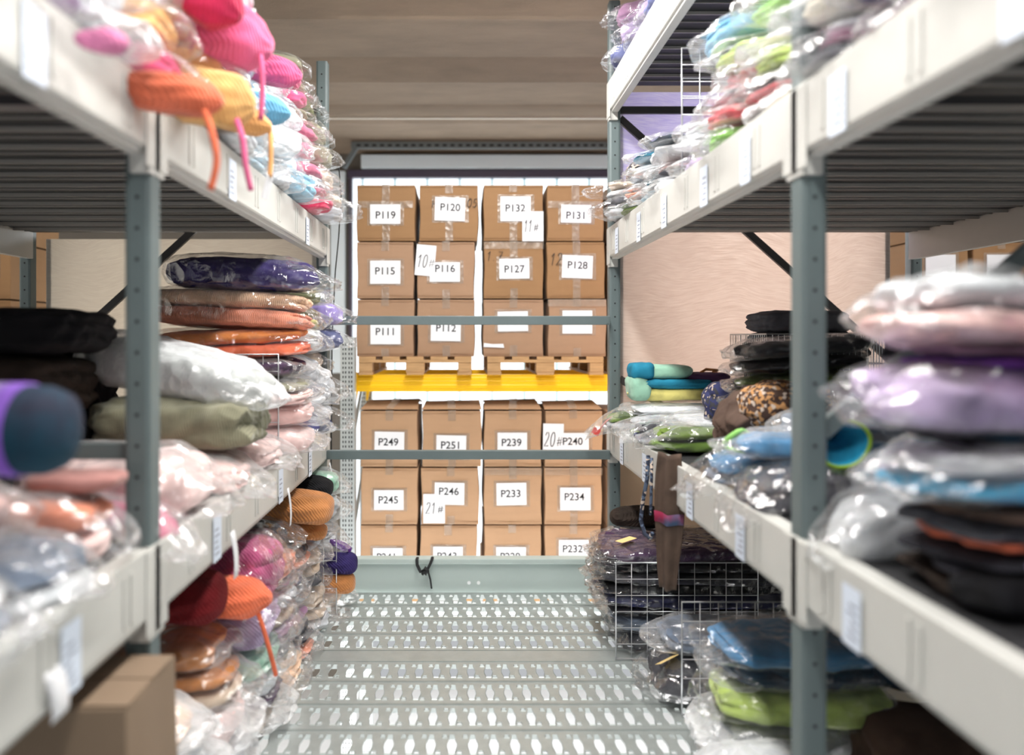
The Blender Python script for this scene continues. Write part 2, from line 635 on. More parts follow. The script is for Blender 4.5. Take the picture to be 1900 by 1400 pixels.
STK = M('sticker paper', srgb(214, 224, 238), 0.5)
TIERS = {'LU': (-1, .465, .65), 'LM': (-1, -.735, -.54), 'RU': (1, .46, .65), 'RM': (1, -.70, -.52), 'RT': (1, 1.33, 1.52)}
TNAME = {'LU': 'upper left', 'LM': 'lower left', 'RU': 'middle right', 'RM': 'lower right', 'RT': 'topmost right'}
rs = random.Random(5)
for key, (side, zb, zt) in TIERS.items():
    xf = XL if side < 0 else XR
    for bay, (ya, yb) in (('far', (Y1 + .036, Y2 - .036)), ('near', (-.5, Y1 - .036))):
        if key == 'RT' and bay == 'near':
            continue
        r = thing('shelf_rail', 'light grey %s rail along the edge of the %s shelf' % (bay + ('-bay'), TNAME[key]),
                  'shelf rail', (xf, ya, zb + E), group='shelf edge rails')
        s = side
        L_ = yb - ya
        h = zt - zb
        m = MB()
        # box rail with a stepped lower edge
        pr = [(0, .022), (0, h), (s * .052, h), (s * .052, 0), (s * .012, 0), (s * .012, .014), (s * .004, .014)]
        m.prism([(a, b) for a, b in pr], 'y', 0, L_)
        m.build('rail_body', RAIL, r, bevel=.0025)
        for yy in (-.034, L_ - .012):
            c = MB()
            c.box(min(0, s * .05) - .001, max(0, s * .05) + .001, yy, yy + .046, -.045, h)
            c.box(min(-s * .004, 0), max(-s * .004, 0), yy - .02, yy + .062, -.03, h - .004)
            c.build('end_connector', RAIL, r, bevel=.004)
        n = 7
        for i in range(n):
            yy = L_ * (i + .55) / n
            sl = MB()
            for d in (0, .035):
                sl.box(min(-s * .0035, 0), max(-s * .0035, 0), yy + d, yy + d + .012, h * .22, h * .86)
            sl.build('embossed_slot', RAIL, r, bevel=.0015)
        npic = {'RU': 5, 'RM': 4, 'LU': 2, 'LM': 3, 'RT': 1}[key]
        for i in range(npic):
            yy = L_ * (i + .3 + rs.random() * .25) / npic
            st = MB()
            x_ = -s * .0042
            st.box(min(x_, x_ - s * .0008), max(x_, x_ - s * .0008), yy, yy + .075, h * .05, h * .8)
            so = st.build('sticker', STK, r, label='pale sticker stuck on the rail')
            pr2 = MB()
            for q in range(5):
                zq = h * (.16 + .1 * q)
                pr2.box(min(x_ - s * .001, x_ - s * .0013), max(x_ - s * .001, x_ - s * .0013), yy + .012, yy + .055 - (q % 3) * .008, zq, zq + .006)
            pr2.build('sticker_bars', M('grey print', srgb(150, 156, 170), 0.7), so)
        # back rail
        bk = thing('shelf_rail', 'light grey %s rail at the back of the %s shelf' % (bay + '-bay', TNAME[key]), 'shelf rail',
                   (BACK[side], ya, zb + E), group='shelf edge rails')
        m = MB()
        m.prism([(a * -1, b) for a, b in pr], 'y', 0, L_)
        m.build('rail_body', RAIL, bk)
        # deck: steel planks across the shelf, bright folded seams underneath
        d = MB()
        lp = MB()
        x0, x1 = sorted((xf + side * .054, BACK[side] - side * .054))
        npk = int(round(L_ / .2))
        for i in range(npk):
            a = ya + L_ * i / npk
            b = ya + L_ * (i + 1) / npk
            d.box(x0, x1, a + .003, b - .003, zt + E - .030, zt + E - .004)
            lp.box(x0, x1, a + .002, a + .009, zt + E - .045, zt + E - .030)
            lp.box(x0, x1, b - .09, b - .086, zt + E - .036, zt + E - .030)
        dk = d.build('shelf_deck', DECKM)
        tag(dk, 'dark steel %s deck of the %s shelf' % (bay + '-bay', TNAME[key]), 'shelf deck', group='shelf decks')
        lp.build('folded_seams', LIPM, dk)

# two grey cross bars between the far posts, and the sill where the platform ends
for zc, lab in ((.098, 'upper grey bar across the aisle in front of the boxes'),
                (-.694, 'lower grey bar across the aisle in front of the boxes')):
    b = MB()
    b.box(XL - .0, XR + .0, Y2 - .075, Y2 - .036, E + zc - .026, E + zc + .026)
    o = b.build('cross_bar', POST, bevel=.003)
    tag(o, lab, 'bar', 'cross bars at the aisle end')
    e = MB()
    for x in (XL + .012, XR - .022):
        e.box(x, x + .012, Y2 - .078, Y2 - .075, E + zc - .018, E + zc + .018)
    e.build('bar_end_plate', POST, o)
SILL = M('pale green grey sill paint', srgb(176, 190, 186), 0.42, 0, 0.03, 20, 0.05, 4)
b = MB()
b.box(-1.3, 1.3, 4.375, 4.42, -.02, .203)
b.box(-1.3, 1.3, 4.345, 4.42, .175, .208)
o = b.build('sill_beam', SILL, bevel=.006)
tag(o, 'pale grey steel sill across the far end of the platform', 'sill')
b = MB()
for x in (.04, .098):
    b.disc((x, 4.3735, .055), .011, 'y', .002, 12)
b.build('sill_rivet', M('rivet white', srgb(236, 240, 240), 0.3), o)

# ------------------------------------------------------------------ pallet rack with boxes
YB = 5.05                      # front faces of the boxes
UPR = M('perforated rack upright', srgb(186, 192, 192), 0.45, 0.45, 0.05, 40, 0.1, 8)


def rack_upright(x, label):
    r = thing('pallet_rack_upright', label, 'rack upright', (x, 5.0, -2.4), group='pallet rack uprights')
    for yy, nm in ((0, 'post'), (.95, 'post')):
        p = MB()
        p.prism([(-.05, yy - .035), (.05, yy - .035), (.05, yy + .05), (.035, yy + .05), (.035, yy - .02), (-.035, yy - .02),
                 (-.035, yy + .05), (-.05, yy + .05)], 'z', 0, 3.95)
        po = p.build('post', UPR, r, bevel=.003)
        h = MB()
        z = .05
        while z < 3.9:
            for dx in (-.03, -.012, .012, .03):
                h.box(dx - .004, dx + .004, yy - .0362, yy - .0352, z, z + .016)
            z += .032
        h.build('slot_row', DARK, po)
    b = MB()
    for i in range(5):
        z = .3 + i * .7
        b.bar((0, .04, z), (0, .91, z + .6), .03, .02)
    b.build('brace', UPR, r)
    return r


rack_upright(-.795, 'galvanised slotted pallet rack upright left of the numbered boxes')
rack_upright(2.10, 'galvanised slotted pallet rack upright behind the right film panel')


def rack_beam(z, y, label, front=True, paint=None):
    paint = paint or YELLOW
    r = thing('pallet_rack_beam', label, 'rack beam', (0, y, z), group='pallet rack beams')
    m = MB()
    s = -1 if front else 1
    pr = [(0, 0), (0, .02), (s * .004, .022), (s * .004, .046), (0, .05), (0, .074), (s * .004, .078), (s * .004, .1), (0, .104), (0, .122),
          (-s * .05, .122), (-s * .05, 0)]
    m.prism(pr, 'x', -.745, 2.05)
    m.build('beam_body', paint, r, bevel=.002)
    for x in (-.765, 2.05):
        c = MB()
        y_ = sorted((s * .008, -s * .055))
        c.box(x - .02, x + .02, y_[0], y_[1], -.0, .135)
        c.prism([(x - .02, -.13), (x - .008, -.13), (x + .02, -.01), (x + .02, .0), (x - .02, .0)], 'y', y_[0], y_[1])
        c.build('end_hook', paint, r, bevel=.003)
    return r


PB = -.137                     # underside of the upper boxes, relative to the eye
rack_beam(E + PB - .128 - .122, 5.10, 'yellow front beam of the pallet rack under the upper pallets')
rack_beam(E + PB - .128 - .122, 5.90, 'yellow rear beam of the pallet rack under the upper pallets', False)
PB2 = -1.722
rack_beam(E + PB2 - .128 - .122, 5.10, 'grey lower front beam of the pallet rack below platform level', True, UPR)
rack_beam(E + PB2 - .128 - .122, 5.90, 'grey lower rear beam of the pallet rack below platform level', False, UPR)


def pallet(x0, z, label, w=.80):
    r = thing('wooden_pallet', label, 'pallet', (x0, YB - .02, z), group='wooden pallets under the boxes')
    for i in range(5):
        a = i * (w - .12) / 4
        m = MB()
        m.box(a, a + .12, 0, 1.0, .106, .128)
        m.build('deck_board', WOOD, r, bevel=.002)
    for yy in (0, .43, .86):
        m = MB()
        m.box(0, w, yy, yy + .1, .086, .106)
        m.build('stringer_board', WOOD, r, bevel=.002)
        for a, b in ((0, .095), (w / 2 - .065, w / 2 + .065), (w - .095, w)):
            m = MB()
            m.box(a, b, yy + .004, yy + .1, .018, .086)
            m.build('block', WOOD, r, bevel=.003)
    for a, b in ((0, .1), (w / 2 - .06, w / 2 + .06), (w - .1, w)):
        m = MB()
        m.box(a, b, 0, 1.0, 0, .018)
        m.build('bottom_board', WOOD, r, bevel=.002)
    return r


def px(x, k=264.0):
    return (x - VX) / k


pallet(px(666), E + PB - .128, 'left wooden pallet on the yellow beam under the boxes', px(875) - px(666))
pallet(px(904), E + PB - .128, 'right wooden pallet on the yellow beam under the boxes', px(1119) - px(904))
pallet(1.03, E + PB - .128, 'wooden pallet on the yellow beam half hidden by the right post')
pallet(-.72, E + PB2 - .128, 'lower left wooden pallet hidden below the platform sill')
pallet(px(896), E + PB2 - .128, 'lower middle wooden pallet hidden below the platform sill')
pallet(1.03, E + PB2 - .128, 'lower right wooden pallet hidden below the platform sill')


def soft_box(w, d, h, bulge, seed, taper=0.0):
    """carton with slightly bulging panels and soft edges; front at y=0"""
    R = random.Random(seed)
    bm = bmesh.new()
    bmesh.ops.create_cube(bm, size=1.0)
    bmesh.ops.subdivide_edges(bm, edges=bm.edges[:], cuts=7, use_grid_fill=True)
    ph = [R.uniform(0, 6.28) for _ in range(6)]
    lean = R.uniform(-.012, .012)
    for v in bm.verts:
        x, y, z = v.co
        fx, fy, fz = math.cos(math.pi * x), math.cos(math.pi * y), math.cos(math.pi * z)
        bx = bulge * (1 if x > 0 else -1) * fy * fz if abs(abs(x) - .5) < 1e-4 else 0
        by = bulge * .6 * (1 if y > 0 else -1) * fx * fz if abs(abs(y) - .5) < 1e-4 else 0
        bz = bulge * .3 * fx * fy if abs(z - .5) < 1e-4 else 0
        nx = .003 * math.sin(7 * z + ph[0]) + .002 * math.sin(9 * y + ph[1])
        t = 1 - taper * (z + .5)
        v.co = (x * w * t + bx + nx + lean * (z + .5) * .5, y * d + d / 2 + by + .002 * math.sin(8 * x + ph[2]), (z + .5) * h + bz)
    me = bpy.data.meshes.new('carton')
    bm.to_mesh(me)
    bm.free()
    return me


def text_mesh(s, size):
    c = bpy.data.curves.new('t', 'FONT')
    c.body = s
    c.size = size
    c.align_x = 'CENTER'
    c.align_y = 'CENTER'
    c.extrude = .0004
    c.offset = .0007
    c.resolution_u = 4
    o = bpy.data.objects.new('t', c)
    COL.objects.link(o)
    dg_ = bpy.context.evaluated_depsgraph_get()
    me = bpy.data.meshes.new_from_object(o.evaluated_get(dg_))
    bpy.data.objects.remove(o)
    bpy.data.curves.remove(c)
    me.transform(Matrix.Rotation(math.pi / 2, 4, 'X'))
    return me


GLYPH = {
    '1': [[(.15, .72), (.5, 1), (.5, 0)]],
    '0': [[(.5 + .38 * math.sin(t), .5 + .5 * math.cos(t)) for t in [i * 2 * math.pi / 14 for i in range(15)]]],
    '2': [[(.12, .78), (.3, .98), (.62, .98), (.78, .76), (.62, .48), (.1, .02), (.9, .05)]],
    '7': [[(.1, .95), (.85, .98), (.4, 0)], [(.3, .5), (.8, .55)]],
    '3': [[(.15, .92), (.5, 1), (.8, .8), (.45, .54), (.85, .3), (.5, 0), (.1, .1)]],
    '5': [[(.8, .98), (.25, .95), (.2, .55), (.6, .6), (.85, .3), (.5, 0), (.1, .1)]],
    'H': [[(.15, 1), (.15, 0)], [(.85, 1), (.85, 0)], [(.15, .5), (.85, .52)]],
    '.': [[(.4, .0), (.5, .04)]],
    '#': [[(.05, .38), (.95, .46)], [(.05, .2), (.95, .28)], [(.3, .62), (.22, .02)], [(.68, .64), (.58, .04)]],
}


def hand(mb, s, x, z, h, w, r=.0022, slant=.12, y=0):
    for ch in s:
        for st in GLYPH[ch]:
            mb.tube([(x + w * a + slant * h * b, y, z + h * b) for a, b in st], r, 5)
        x += w * 1.12


R_BOX = random.Random(11)


def carton(x0, x1, z0, z1, label, card, paper=None, number=None, sheet=None, rot=0.0, tapes='tb', marks=None, flaps=False,
           scraps=None, d=.6, y=YB, group='numbered cardboard boxes'):
    """box in pallet-plane coordinates (x, z relative to the eye); paper etc. in the same coordinates"""
    w, h = x1 - x0, z1 - z0
    cx = (x0 + x1) / 2
    r = thing('cardboard_box', label, 'box', (cx, y, E + z0), group=group)
    seed = R_BOX.randint(0, 9999)
    b = obj('carton', soft_box(w - .012, d, h - .008, .006, seed, 0.0), CARD[card], r, bevel=.004)
    for zz in (.018, h - .02):
        lines = MB()
        lines.box(-w / 2 + .01, w / 2 - .01, -.006, -.0035, zz, zz + .0016)
        lines.build('fold_crease', CARD[1], b)
    yf = -.0068
    if 't' in tapes:
        t = MB()
        l = R_BOX.uniform(.05, .085)
        if 'T' in tapes:
            l = h * .42
        t.box(-.027, .027, yf, yf + .0012, h - l, h - .001)
        t.box(-.027, .027, yf, d * .8, h - .006, h - .0045)
        t.build('packing_tape', TAPE, r, label='strip of clear packing tape')
    if 'b' in tapes:
        t = MB()
        l = R_BOX.uniform(.05, .085)
        if 'B' in tapes:
            l = h * .45
        t.box(-.025, .028, yf, yf + .0012, .001, l)
        t.build('packing_tape', TAPE, r, label='strip of clear packing tape')
    if 'h' in tapes:
        t = MB()
        t.box(-w / 2 + .01, w / 2 - .02, yf - .0006, yf + .0004, h * .58, h * .70)
        t.build('packing_tape', TAPE, r, label='wide strip of clear tape across the front')
    if 'w' in tapes:
        t = MB()
        t.box(-w / 2 + .004, w / 2 - .004, yf - .0006, yf + .0004, h - .055, h - .004)
        t.build('packing_tape', TAPE, r, label='crinkled clear tape along the top edge')
    if paper:
        a0, a1, b0, b1 = paper
        pw, ph = a1 - a0, b1 - b0
        # clear tape under/around the sheet
        t = MB()
        t.box(a0 - cx - .02, a1 - cx + .025, yf + .0004, yf + .0012, b0 - z0 - .012, b1 - z0 + .015)
        t.build('label_film', TAPE, r)
        pe = MB()
        pe.box(-pw / 2, pw / 2, -.0008, .0008, -ph / 2, ph / 2)
        po = pe.build('paper_label', PAPER, r, label='white paper label')
        po.location = ((a0 + a1) / 2 - cx, yf - .0032, (b0 + b1) / 2 - z0)
        po.rotation_euler = (0, math.radians(rot), 0)
        if number:
            txt, tx, tz, ts = number
            to = obj('printed_number', text_mesh(txt, ts), INK, po, label='printed number ' + txt)
            to.location = (tx - (a0 + a1) / 2, -.0015, tz - (b0 + b1) / 2)
    if sheet:
        (a0, a1, b0, b1, txt, srot, hx, hz, hh, hw) = sheet
        pw, ph = a1 - a0, b1 - b0
        pe = MB()
        pe.box(-pw / 2, pw / 2, -.0008, .0008, -ph / 2, ph / 2)
        po = pe.build('paper_sheet', PAPER, r, label='white sheet with handwritten ' + txt)
        po.location = ((a0 + a1) / 2 - cx, yf - (.0056 if number and number[0] == 'P132' else .0014), (b0 + b1) / 2 - z0)
        po.rotation_euler = (0, math.radians(srot), 0)
        hm = MB()
        hand(hm, txt[:-1], hx - (a0 + a1) / 2, hz - (b0 + b1) / 2, hh, hw, .003, .12, -.0012)
        hand(hm, '#', hx - (a0 + a1) / 2 + hw * 1.12 * len(txt[:-1]) + .008, hz - (b0 + b1) / 2 + hh * .04, hh * 1.0, hw * 1.25, .0022, .1, -.0012)
        hm.build('handwriting', MARK, po)
    if marks:
        hm = MB()
        for (txt, mx_, mz_, mh_, mw_) in marks:
            hand(hm, txt, mx_ - cx, mz_ - z0, mh_, mw_, .0024, .2, yf - .0006)
        hm.build('marker_writing', MARK, r)
    if scraps:
        for (a0, a1, b0, b1) in scraps:
            pe = MB()
            pe.prism([(a0 - cx, b0 - z0 + .006), (a0 - cx + .004, b1 - z0), (a0 - cx + (a1 - a0) * .45, b1 - z0 - .008), (a1 - cx - .006, b1 - z0 - .006),
                      (a1 - cx, b0 - z0)], 'y', yf - .001, yf)
            pe.build('paper_scrap', PAPER, r, label='torn scrap of white paper')
    if flaps:
        for sgn in (0, 1):
            fm = MB()
            yy0, yy1 = (.004, d / 2 - .01) if sgn == 0 else (d / 2 + .01, d - .004)
            lift = .035 + .015 * R_BOX.random()
            ya, yb = (yy0, yy1) if sgn == 0 else (yy1, yy0)
            fm.add([(-w / 2 + .004, ya, h + .004), (w / 2 - .004, ya, h + .004), (w / 2 - .012, yb, h + lift), (-w / 2 + .014, yb, h + lift * .8),
                    (-w / 2 + .004, ya, h + .009), (w / 2 - .004, ya, h + .009), (w / 2 - .012, yb, h + lift + .005), (-w / 2 + .014, yb, h + lift * .8 + .005)],
                   [(0, 1, 2, 3), (4, 5, 6, 7), (0, 1, 5, 4), (1, 2, 6, 5), (2, 3, 7, 6), (3, 0, 4, 7)])
            fm.build('top_flap', CARD[2], r)
        t = MB()
        dx = R_BOX.uniform(-.02, .03)
        t.add([(-.028, .0, h + .0105), (.028, .0, h + .0105), (.032 + dx, d * .5, h + lift + .009), (-.026 + dx, d * .5, h + lift + .009)], [(0, 1, 2, 3)])
        t.add([(-.028, .0, h + .012), (.028, .0, h + .012), (.032 + dx, d * .5, h + lift + .0105), (-.026 + dx, d * .5, h + lift + .0105)], [(0, 1, 2, 3)])
        t.build('packing_tape', TAPE, r, label='clear tape bridging the lifted flaps')
    return r


def U(x, y):                   # crop around the upper boxes -> pallet plane
    return ((x / 3.334 + 600 - VX) / 264.0, (VY - (y / 3.334 + 300)) / 264.0)


def Lw(x, y):                  # crop around the lower boxes
    return ((x / 3.182 + 600 - VX) / 264.0, (VY - (y / 3.182 + 680)) / 264.0)


TS = .072


def mk(fn, box, label, card, paper=None, txt=None, tc=None, sheet=None, rot=0, tapes='tb', marks=None, flaps=False, scraps=None):
    x0, z1 = fn(box[0], box[2])
    x1, z0 = fn(box[1], box[3])
    pp = nn = ss = mm = sc = None
    if paper:
        a0, b1 = fn(paper[0], paper[2])
        a1, b0 = fn(paper[1], paper[3])
        pp = (a0, a1, b0, b1)
        if txt:
            tx, tz = fn(*tc)
            nn = (txt, tx, tz, TS)
    if sheet:
        a0, b1 = fn(sheet[0], sheet[2])
        a1, b0 = fn(sheet[1], sheet[3])
        hx, hz = fn(sheet[6], sheet[7])
        ss = (a0, a1, b0, b1, sheet[4], sheet[5], hx, hz, sheet[8], sheet[9])
    if marks:
        mm = [(t,) + fn(a, b) + (h, w) for (t, a, b, h, w) in marks]
    if scraps:
        sc = []
        for s in scraps:
            a0, b1 = fn(s[0], s[2])
            a1, b0 = fn(s[1], s[3])
            sc.append((a0, a1, b0, b1))
    carton(x0, x1, z0, z1, label, card, pp, nn, ss, rot, tapes, mm, flaps, sc)


r1, r2, r3 = (138, 489), (490, 845), (846, 1204)
mk(U, (202, 572) + r1, 'cardboard box labelled P119 on the top row, upper pallets', 1, (290, 477, 265, 385), 'P119', (385, 333), tapes='tThbB')
mk(U, (592, 962) + r1, 'cardboard box labelled P120 on the top row, upper pallets', 1, (690, 877, 222, 366), 'P120', (784, 285), rot=2, tapes='tbB',
   marks=[('H', 668, 282, .05, .03), ('05', 884, 282, .06, .035)])
mk(U, (985, 1362) + r1, 'cardboard box labelled P132 with handwritten 11# sheet, top row', 1, (1095, 1282, 216, 368), 'P132', (1186, 290),
   sheet=(1230, 1360, 308, 492, '11#', 0, 1236, 436, .085, .028), tapes='tbB')
mk(U, (1380, 1738) + r1, 'cardboard box labelled P131 at the right of the top row', 1, (1470, 1655, 268, 378), 'P131', (1562, 335), rot=1, tapes='tTbBh')
mk(U, (203, 562) + r2, 'cardboard box labelled P115 in the middle row, upper pallets', 0, (290, 477, 612, 755), 'P115', (382, 678))
mk(U, (578, 938) + r2, 'cardboard box labelled P116 with handwritten 10# sheet, middle row', 0, (658, 845, 622, 742), 'P116', (752, 663),
   sheet=(572, 692, 515, 705, '10#', 5, 578, 655, .09, .034), tapes='tb')
mk(U, (990, 1365) + r2, 'cardboard box labelled P127 in the middle row, upper pallets', 1, (1088, 1273, 600, 723), 'P127', (1180, 666), rot=-1,
   marks=[('1.7', 1006, 612, .065, .034)], tapes='tTbw')
mk(U, (1382, 1748) + r2, 'cardboard box labelled P128 at the right of the middle row', 1, (1476, 1664, 580, 720), 'P128', (1570, 642), rot=2,
   marks=[('12', 1396, 640, .085, .04)], tapes='tTbB')
mk(U, (200, 562) + r3, 'cardboard box labelled P111 in the bottom row on left pallet', 0, (292, 478, 985, 1128), 'P111', (385, 1052))
mk(U, (578, 940) + r3, 'cardboard box labelled P112 in the bottom row on left pallet', 0, (665, 850, 962, 1108), 'P112', (758, 1030), rot=1)
mk(U, (985, 1365) + r3, 'cardboard box with blank label and torn scrap, on right pallet', 0, (1078, 1265, 925, 1048), scraps=[(990, 1118, 1120, 1150)], tapes='tb', rot=-1)
mk(U, (1385, 1752) + r3, 'cardboard box with blank label above the right pallet end', 0, (1478, 1662, 920, 1062), tapes='twb')
l1, l2, l3 = (256, 590), (593, 931), (932, 1265)
mk(Lw, (218, 562) + l1, 'cardboard box labelled P249 topmost of the lower stacks, left end', 2, (303, 478, 383, 520), 'P249', (384, 445), flaps=True, rot=1)
mk(Lw, (581, 937) + l1, 'cardboard box labelled P251 topmost, second lower stack from left', 2, (667, 843, 404, 540), 'P251', (752, 464), flaps=True, rot=1)
mk(Lw, (945, 1290) + l1, 'cardboard box labelled P239 topmost, third lower stack from left', 2, (1028, 1202, 388, 522), 'P239', (1110, 448), flaps=True)
mk(Lw, (1303, 1647) + l1, 'cardboard box labelled P240 with handwritten 20# sheet, right end', 2, (1402, 1566, 390, 524), 'P240', (1470, 441), flaps=True,
   sheet=(1296, 1418, 335, 490, '20#', 1, 1300, 470, .10, .036))
mk(Lw, (218, 560) + l2, 'cardboard box labelled P245 in the middle of lower left stack', 2, (300, 474, 727, 843), 'P245', (384, 786))
mk(Lw, (578, 925) + l2, 'cardboard box labelled P246 with handwritten 21# sheet beneath its label', 2, (657, 832, 683, 812), 'P246', (740, 736), rot=1,
   sheet=(590, 718, 750, 922, '21#', 0, 602, 866, .08, .034))
mk(Lw, (945, 1292) + l2, 'cardboard box labelled P233 in the middle of third lower stack', 2, (1022, 1198, 684, 815), 'P233', (1106, 749), rot=-1, tapes='tw')
mk(Lw, (1305, 1650) + l2, 'cardboard box labelled P234 in the middle of right lower stack', 2, (1397, 1576, 712, 845), 'P234', (1480, 768), tapes='tTbwB')
mk(Lw, (218, 558) + l3, 'cardboard box labelled P241 half hidden behind sill, left end', 2, (294, 468, 1068, 1200), 'P241', (374, 1122))
mk(Lw, (565, 908) + l3, 'cardboard box labelled P243 behind the black strap on the sill', 2, (649, 823, 1060, 1192), 'P243', (730, 1117))
mk(Lw, (943, 1286) + l3, 'cardboard box labelled P229 half hidden behind the sill', 2, (1020, 1195, 1062, 1194), 'P229', (1102, 1119))
mk(Lw, (1305, 1646) + l3, 'cardboard box labelled P232 behind the sill at right end', 2, (1390, 1565, 1020, 1150), 'P232', (1470, 1074))
names = ['bottom', 'middle', 'top']
for i in range(3):
    z0 = PB + i * .405
    carton(1.025, 1.42, z0, z0 + .402, 'brown box sliver behind right far post, %s of upper stack' % names[i], 1, tapes='t', group='boxes half hidden behind the right far post')
    z0 = PB2 + i * .402
    carton(1.015, 1.41, z0, z0 + .400, 'brown box sliver behind right far post, %s of lower stack' % names[i], 2, tapes='t', group='boxes half hidden behind the right far post')
# boxes of the neighbouring bays, seen past the side panels
for sgn, xa, nm in ((1, 3.15, 'right'), (1, 3.58, 'outer right'), (-1, -3.58, 'left')):
    pallet(xa - .02, E + PB - .128, 'wooden pallet under the blurred %s boxes beyond the panel' % nm, .46)
    for i in range(3):
        z0 = PB + i * .405
        carton(xa, xa + .41, z0, z0 + .402, 'blurred cardboard box at far %s edge, %s of its stack' % (nm, names[i]), 1,
               (xa + .1, xa + .31, z0 + .16, z0 + .31), tapes='tb', group='boxes beyond the side panels')
for sgn, x0, x1, nm in ((1, 3.0, 4.2, 'right'), (-1, -3.75, -2.9, 'left')):
    bm_ = thing('pallet_rack_beam', 'yellow beam carrying the boxes at the far %s edge' % nm, 'rack beam', (0, 5.1, E + PB - .25), group='pallet rack beams')
    m = MB()
    m.box(x0, x1, 0, .05, 0, .122)
    m.box(x0, x1, .8, .85, 0, .122)
    m.box(x0, x0 + .04, .05, .8, .03, .09)
    m.build('beam_body', YELLOW, bm_, bevel=.003)
    rack_upright(x0 - .06 if sgn > 0 else x1 + .06, 'galvanised slotted pallet rack upright at the far %s edge' % nm)

# ------------------------------------------------------------------ panels closing the shelf ends
def scratch_panel(name, col, col2):
    m = bpy.data.materials.new(name)
    nt, N, L = nodes_of(m)
    p = N['Principled BSDF']
    p.inputs['Roughness'].default_value = 0.38
    tc = N.new('ShaderNodeTexCoord')
    no = N.new('ShaderNodeTexNoise')
    no.inputs['Scale'].default_value = 1.3
    L.new(tc.outputs['Object'], no.inputs['Vector'])
    ad = N.new('ShaderNodeVectorMath')
    ad.operation = 'MULTIPLY_ADD'
    ad.inputs[1].default_value = (.35, .35, .35)
    L.new(no.outputs['Color'], ad.inputs[0])
    L.new(tc.outputs['Object'], ad.inputs[2])
    mp = N.new('ShaderNodeMapping')
    mp.inputs['Scale'].default_value = (7, 7, 230)
    mp.inputs['Rotation'].default_value = (0, .3, 0)
    L.new(ad.outputs[0], mp.inputs['Vector'])
    n2 = N.new('ShaderNodeTexNoise')
    n2.inputs['Scale'].default_value = 1.6
    n2.inputs['Detail'].default_value = 5
    L.new(mp.outputs[0], n2.inputs['Vector'])
    r = N.new('ShaderNodeValToRGB')
    r.color_ramp.elements[0].position = .35
    r.color_ramp.elements[0].color = srgb(*col2)
    r.color_ramp.elements[1].position = .72
    r.color_ramp.elements[1].color = srgb(*col)
    L.new(n2.outputs[0], r.inputs[0])
    L.new(r.outputs[0], p.inputs['Base Color'])
    tl = N.new('ShaderNodeBsdfTranslucent')
    L.new(r.outputs[0], tl.inputs['Color'])
    mxs = N.new('ShaderNodeMixShader')
    mxs.inputs[0].default_value = .5
    L.new(p.outputs[0], mxs.inputs[1])
    L.new(tl.outputs[0], mxs.inputs[2])
    L.new(mxs.outputs[0], N['Material Output'].inputs['Surface'])
    b = N.new('ShaderNodeBump')
    b.inputs['Strength'].default_value = .35
    b.inputs['Distance'].default_value = .004
    L.new(n2.outputs[0], b.inputs['Height'])
    L.new(b.outputs[0], p.inputs['Normal'])
    return m


def panel(x0, x1, z0, z1, y, mat, label):
    m = MB()
    m.box(x0, x1, y, y + .004, E + z0, E + z1)
    o = m.build('end_panel', mat, bevel=.003)
    tag(o, label, 'panel', 'panels closing the shelf ends')
    e = MB()
    for x in (x0, x1 - .03):
        e.box(x, x + .03, y + .004, y + .024, E + z0, E + z1)
    e.build('panel_edge', POST, o)
    return o


panel(.955, 2.62, -.53, .655, 4.40, scratch_panel('scratched pink beige film', (238, 228, 220), (216, 202, 192)),
      'pinkish beige film panel with swirling scratches, right shelf end')
panel(.955, 2.62, .66, 1.50, 4.40, scratch_panel('scratched window lit film', (246, 244, 252), (208, 202, 236)),  # lavender white puts the window light behind the film into its colour
      'scratched film panel tinted lavender for window light, behind the middle right shelf')
panel(.955, 2.62, -1.54, -.54, 4.40, M('orange beige board', srgb(232, 196, 160), 0.7, 0, 0.05, 30, 0.08, 3),
      'peach beige board closing the right shelf end at floor level')
panel(-2.55, -.89, -.52, .60, 4.40, scratch_panel('grey felt', (232, 226, 216), (214, 206, 196)),
      'grey beige felt panel closing the end of lower left shelf')
panel(-2.55, -.86, -1.54, -.56, 4.40, WALLM, 'white board closing the left shelf end at floor level')
# ceiling luminaires over the aisle
HOUSE = M('white lamp housing', srgb(235, 235, 235), 0.4)
TUBE = emit('lamp tube', (1, .98, .95, 1), 6)
for i, (lx, ly) in enumerate(LAMPS):
    t = thing('strip_light', 'white ceiling strip light over the aisle, %s from the camera' % ['first', 'second', 'third'][i], 'lamp', (lx, ly, E + 2.05),
              group='strip lights over the aisle')
    m = MB()
    m.prism([(-.13, 0), (-.05, .055), (.05, .055), (.13, 0), (.05, .03), (-.05, .03)], 'y', -.64, .64)
    m.build('housing', HOUSE, t)
    for sx in (-.05, .05):
        m = MB()
        m.tube([(sx, -.6, -.015), (sx, .6, -.015)], .012, 10)
        m.build('lamp_tube', TUBE, t)
    m = MB()
    for yy in (-.4, .4):
        m.tube([(0, yy, .05), (0, yy, HC - E - 2.05 - .02)], .004, 6)
    m.build('hanger', WIRE, t)
# ------------------------------------------------------------------ garments and bags
def sgnpow(a, e):
    return np.sign(a) * np.abs(a) ** e


def waves(P, rng, n, k, ridged=False):
    """smooth pseudo-random field from sines in random directions"""
    out = np.zeros(P.shape[0])
    for _ in range(n):
        d = rng.normal(size=3)
        d /= np.linalg.norm(d)
        kk = k * rng.uniform(.6, 1.6)
        s = np.sin(P @ d * kk + rng.uniform(0, 6.28) + 1.3 * np.sin(P @ rng.normal(size=3) * kk * .4))
        out += (1 - 2 * np.abs(s)) if ridged else s
    return out / n


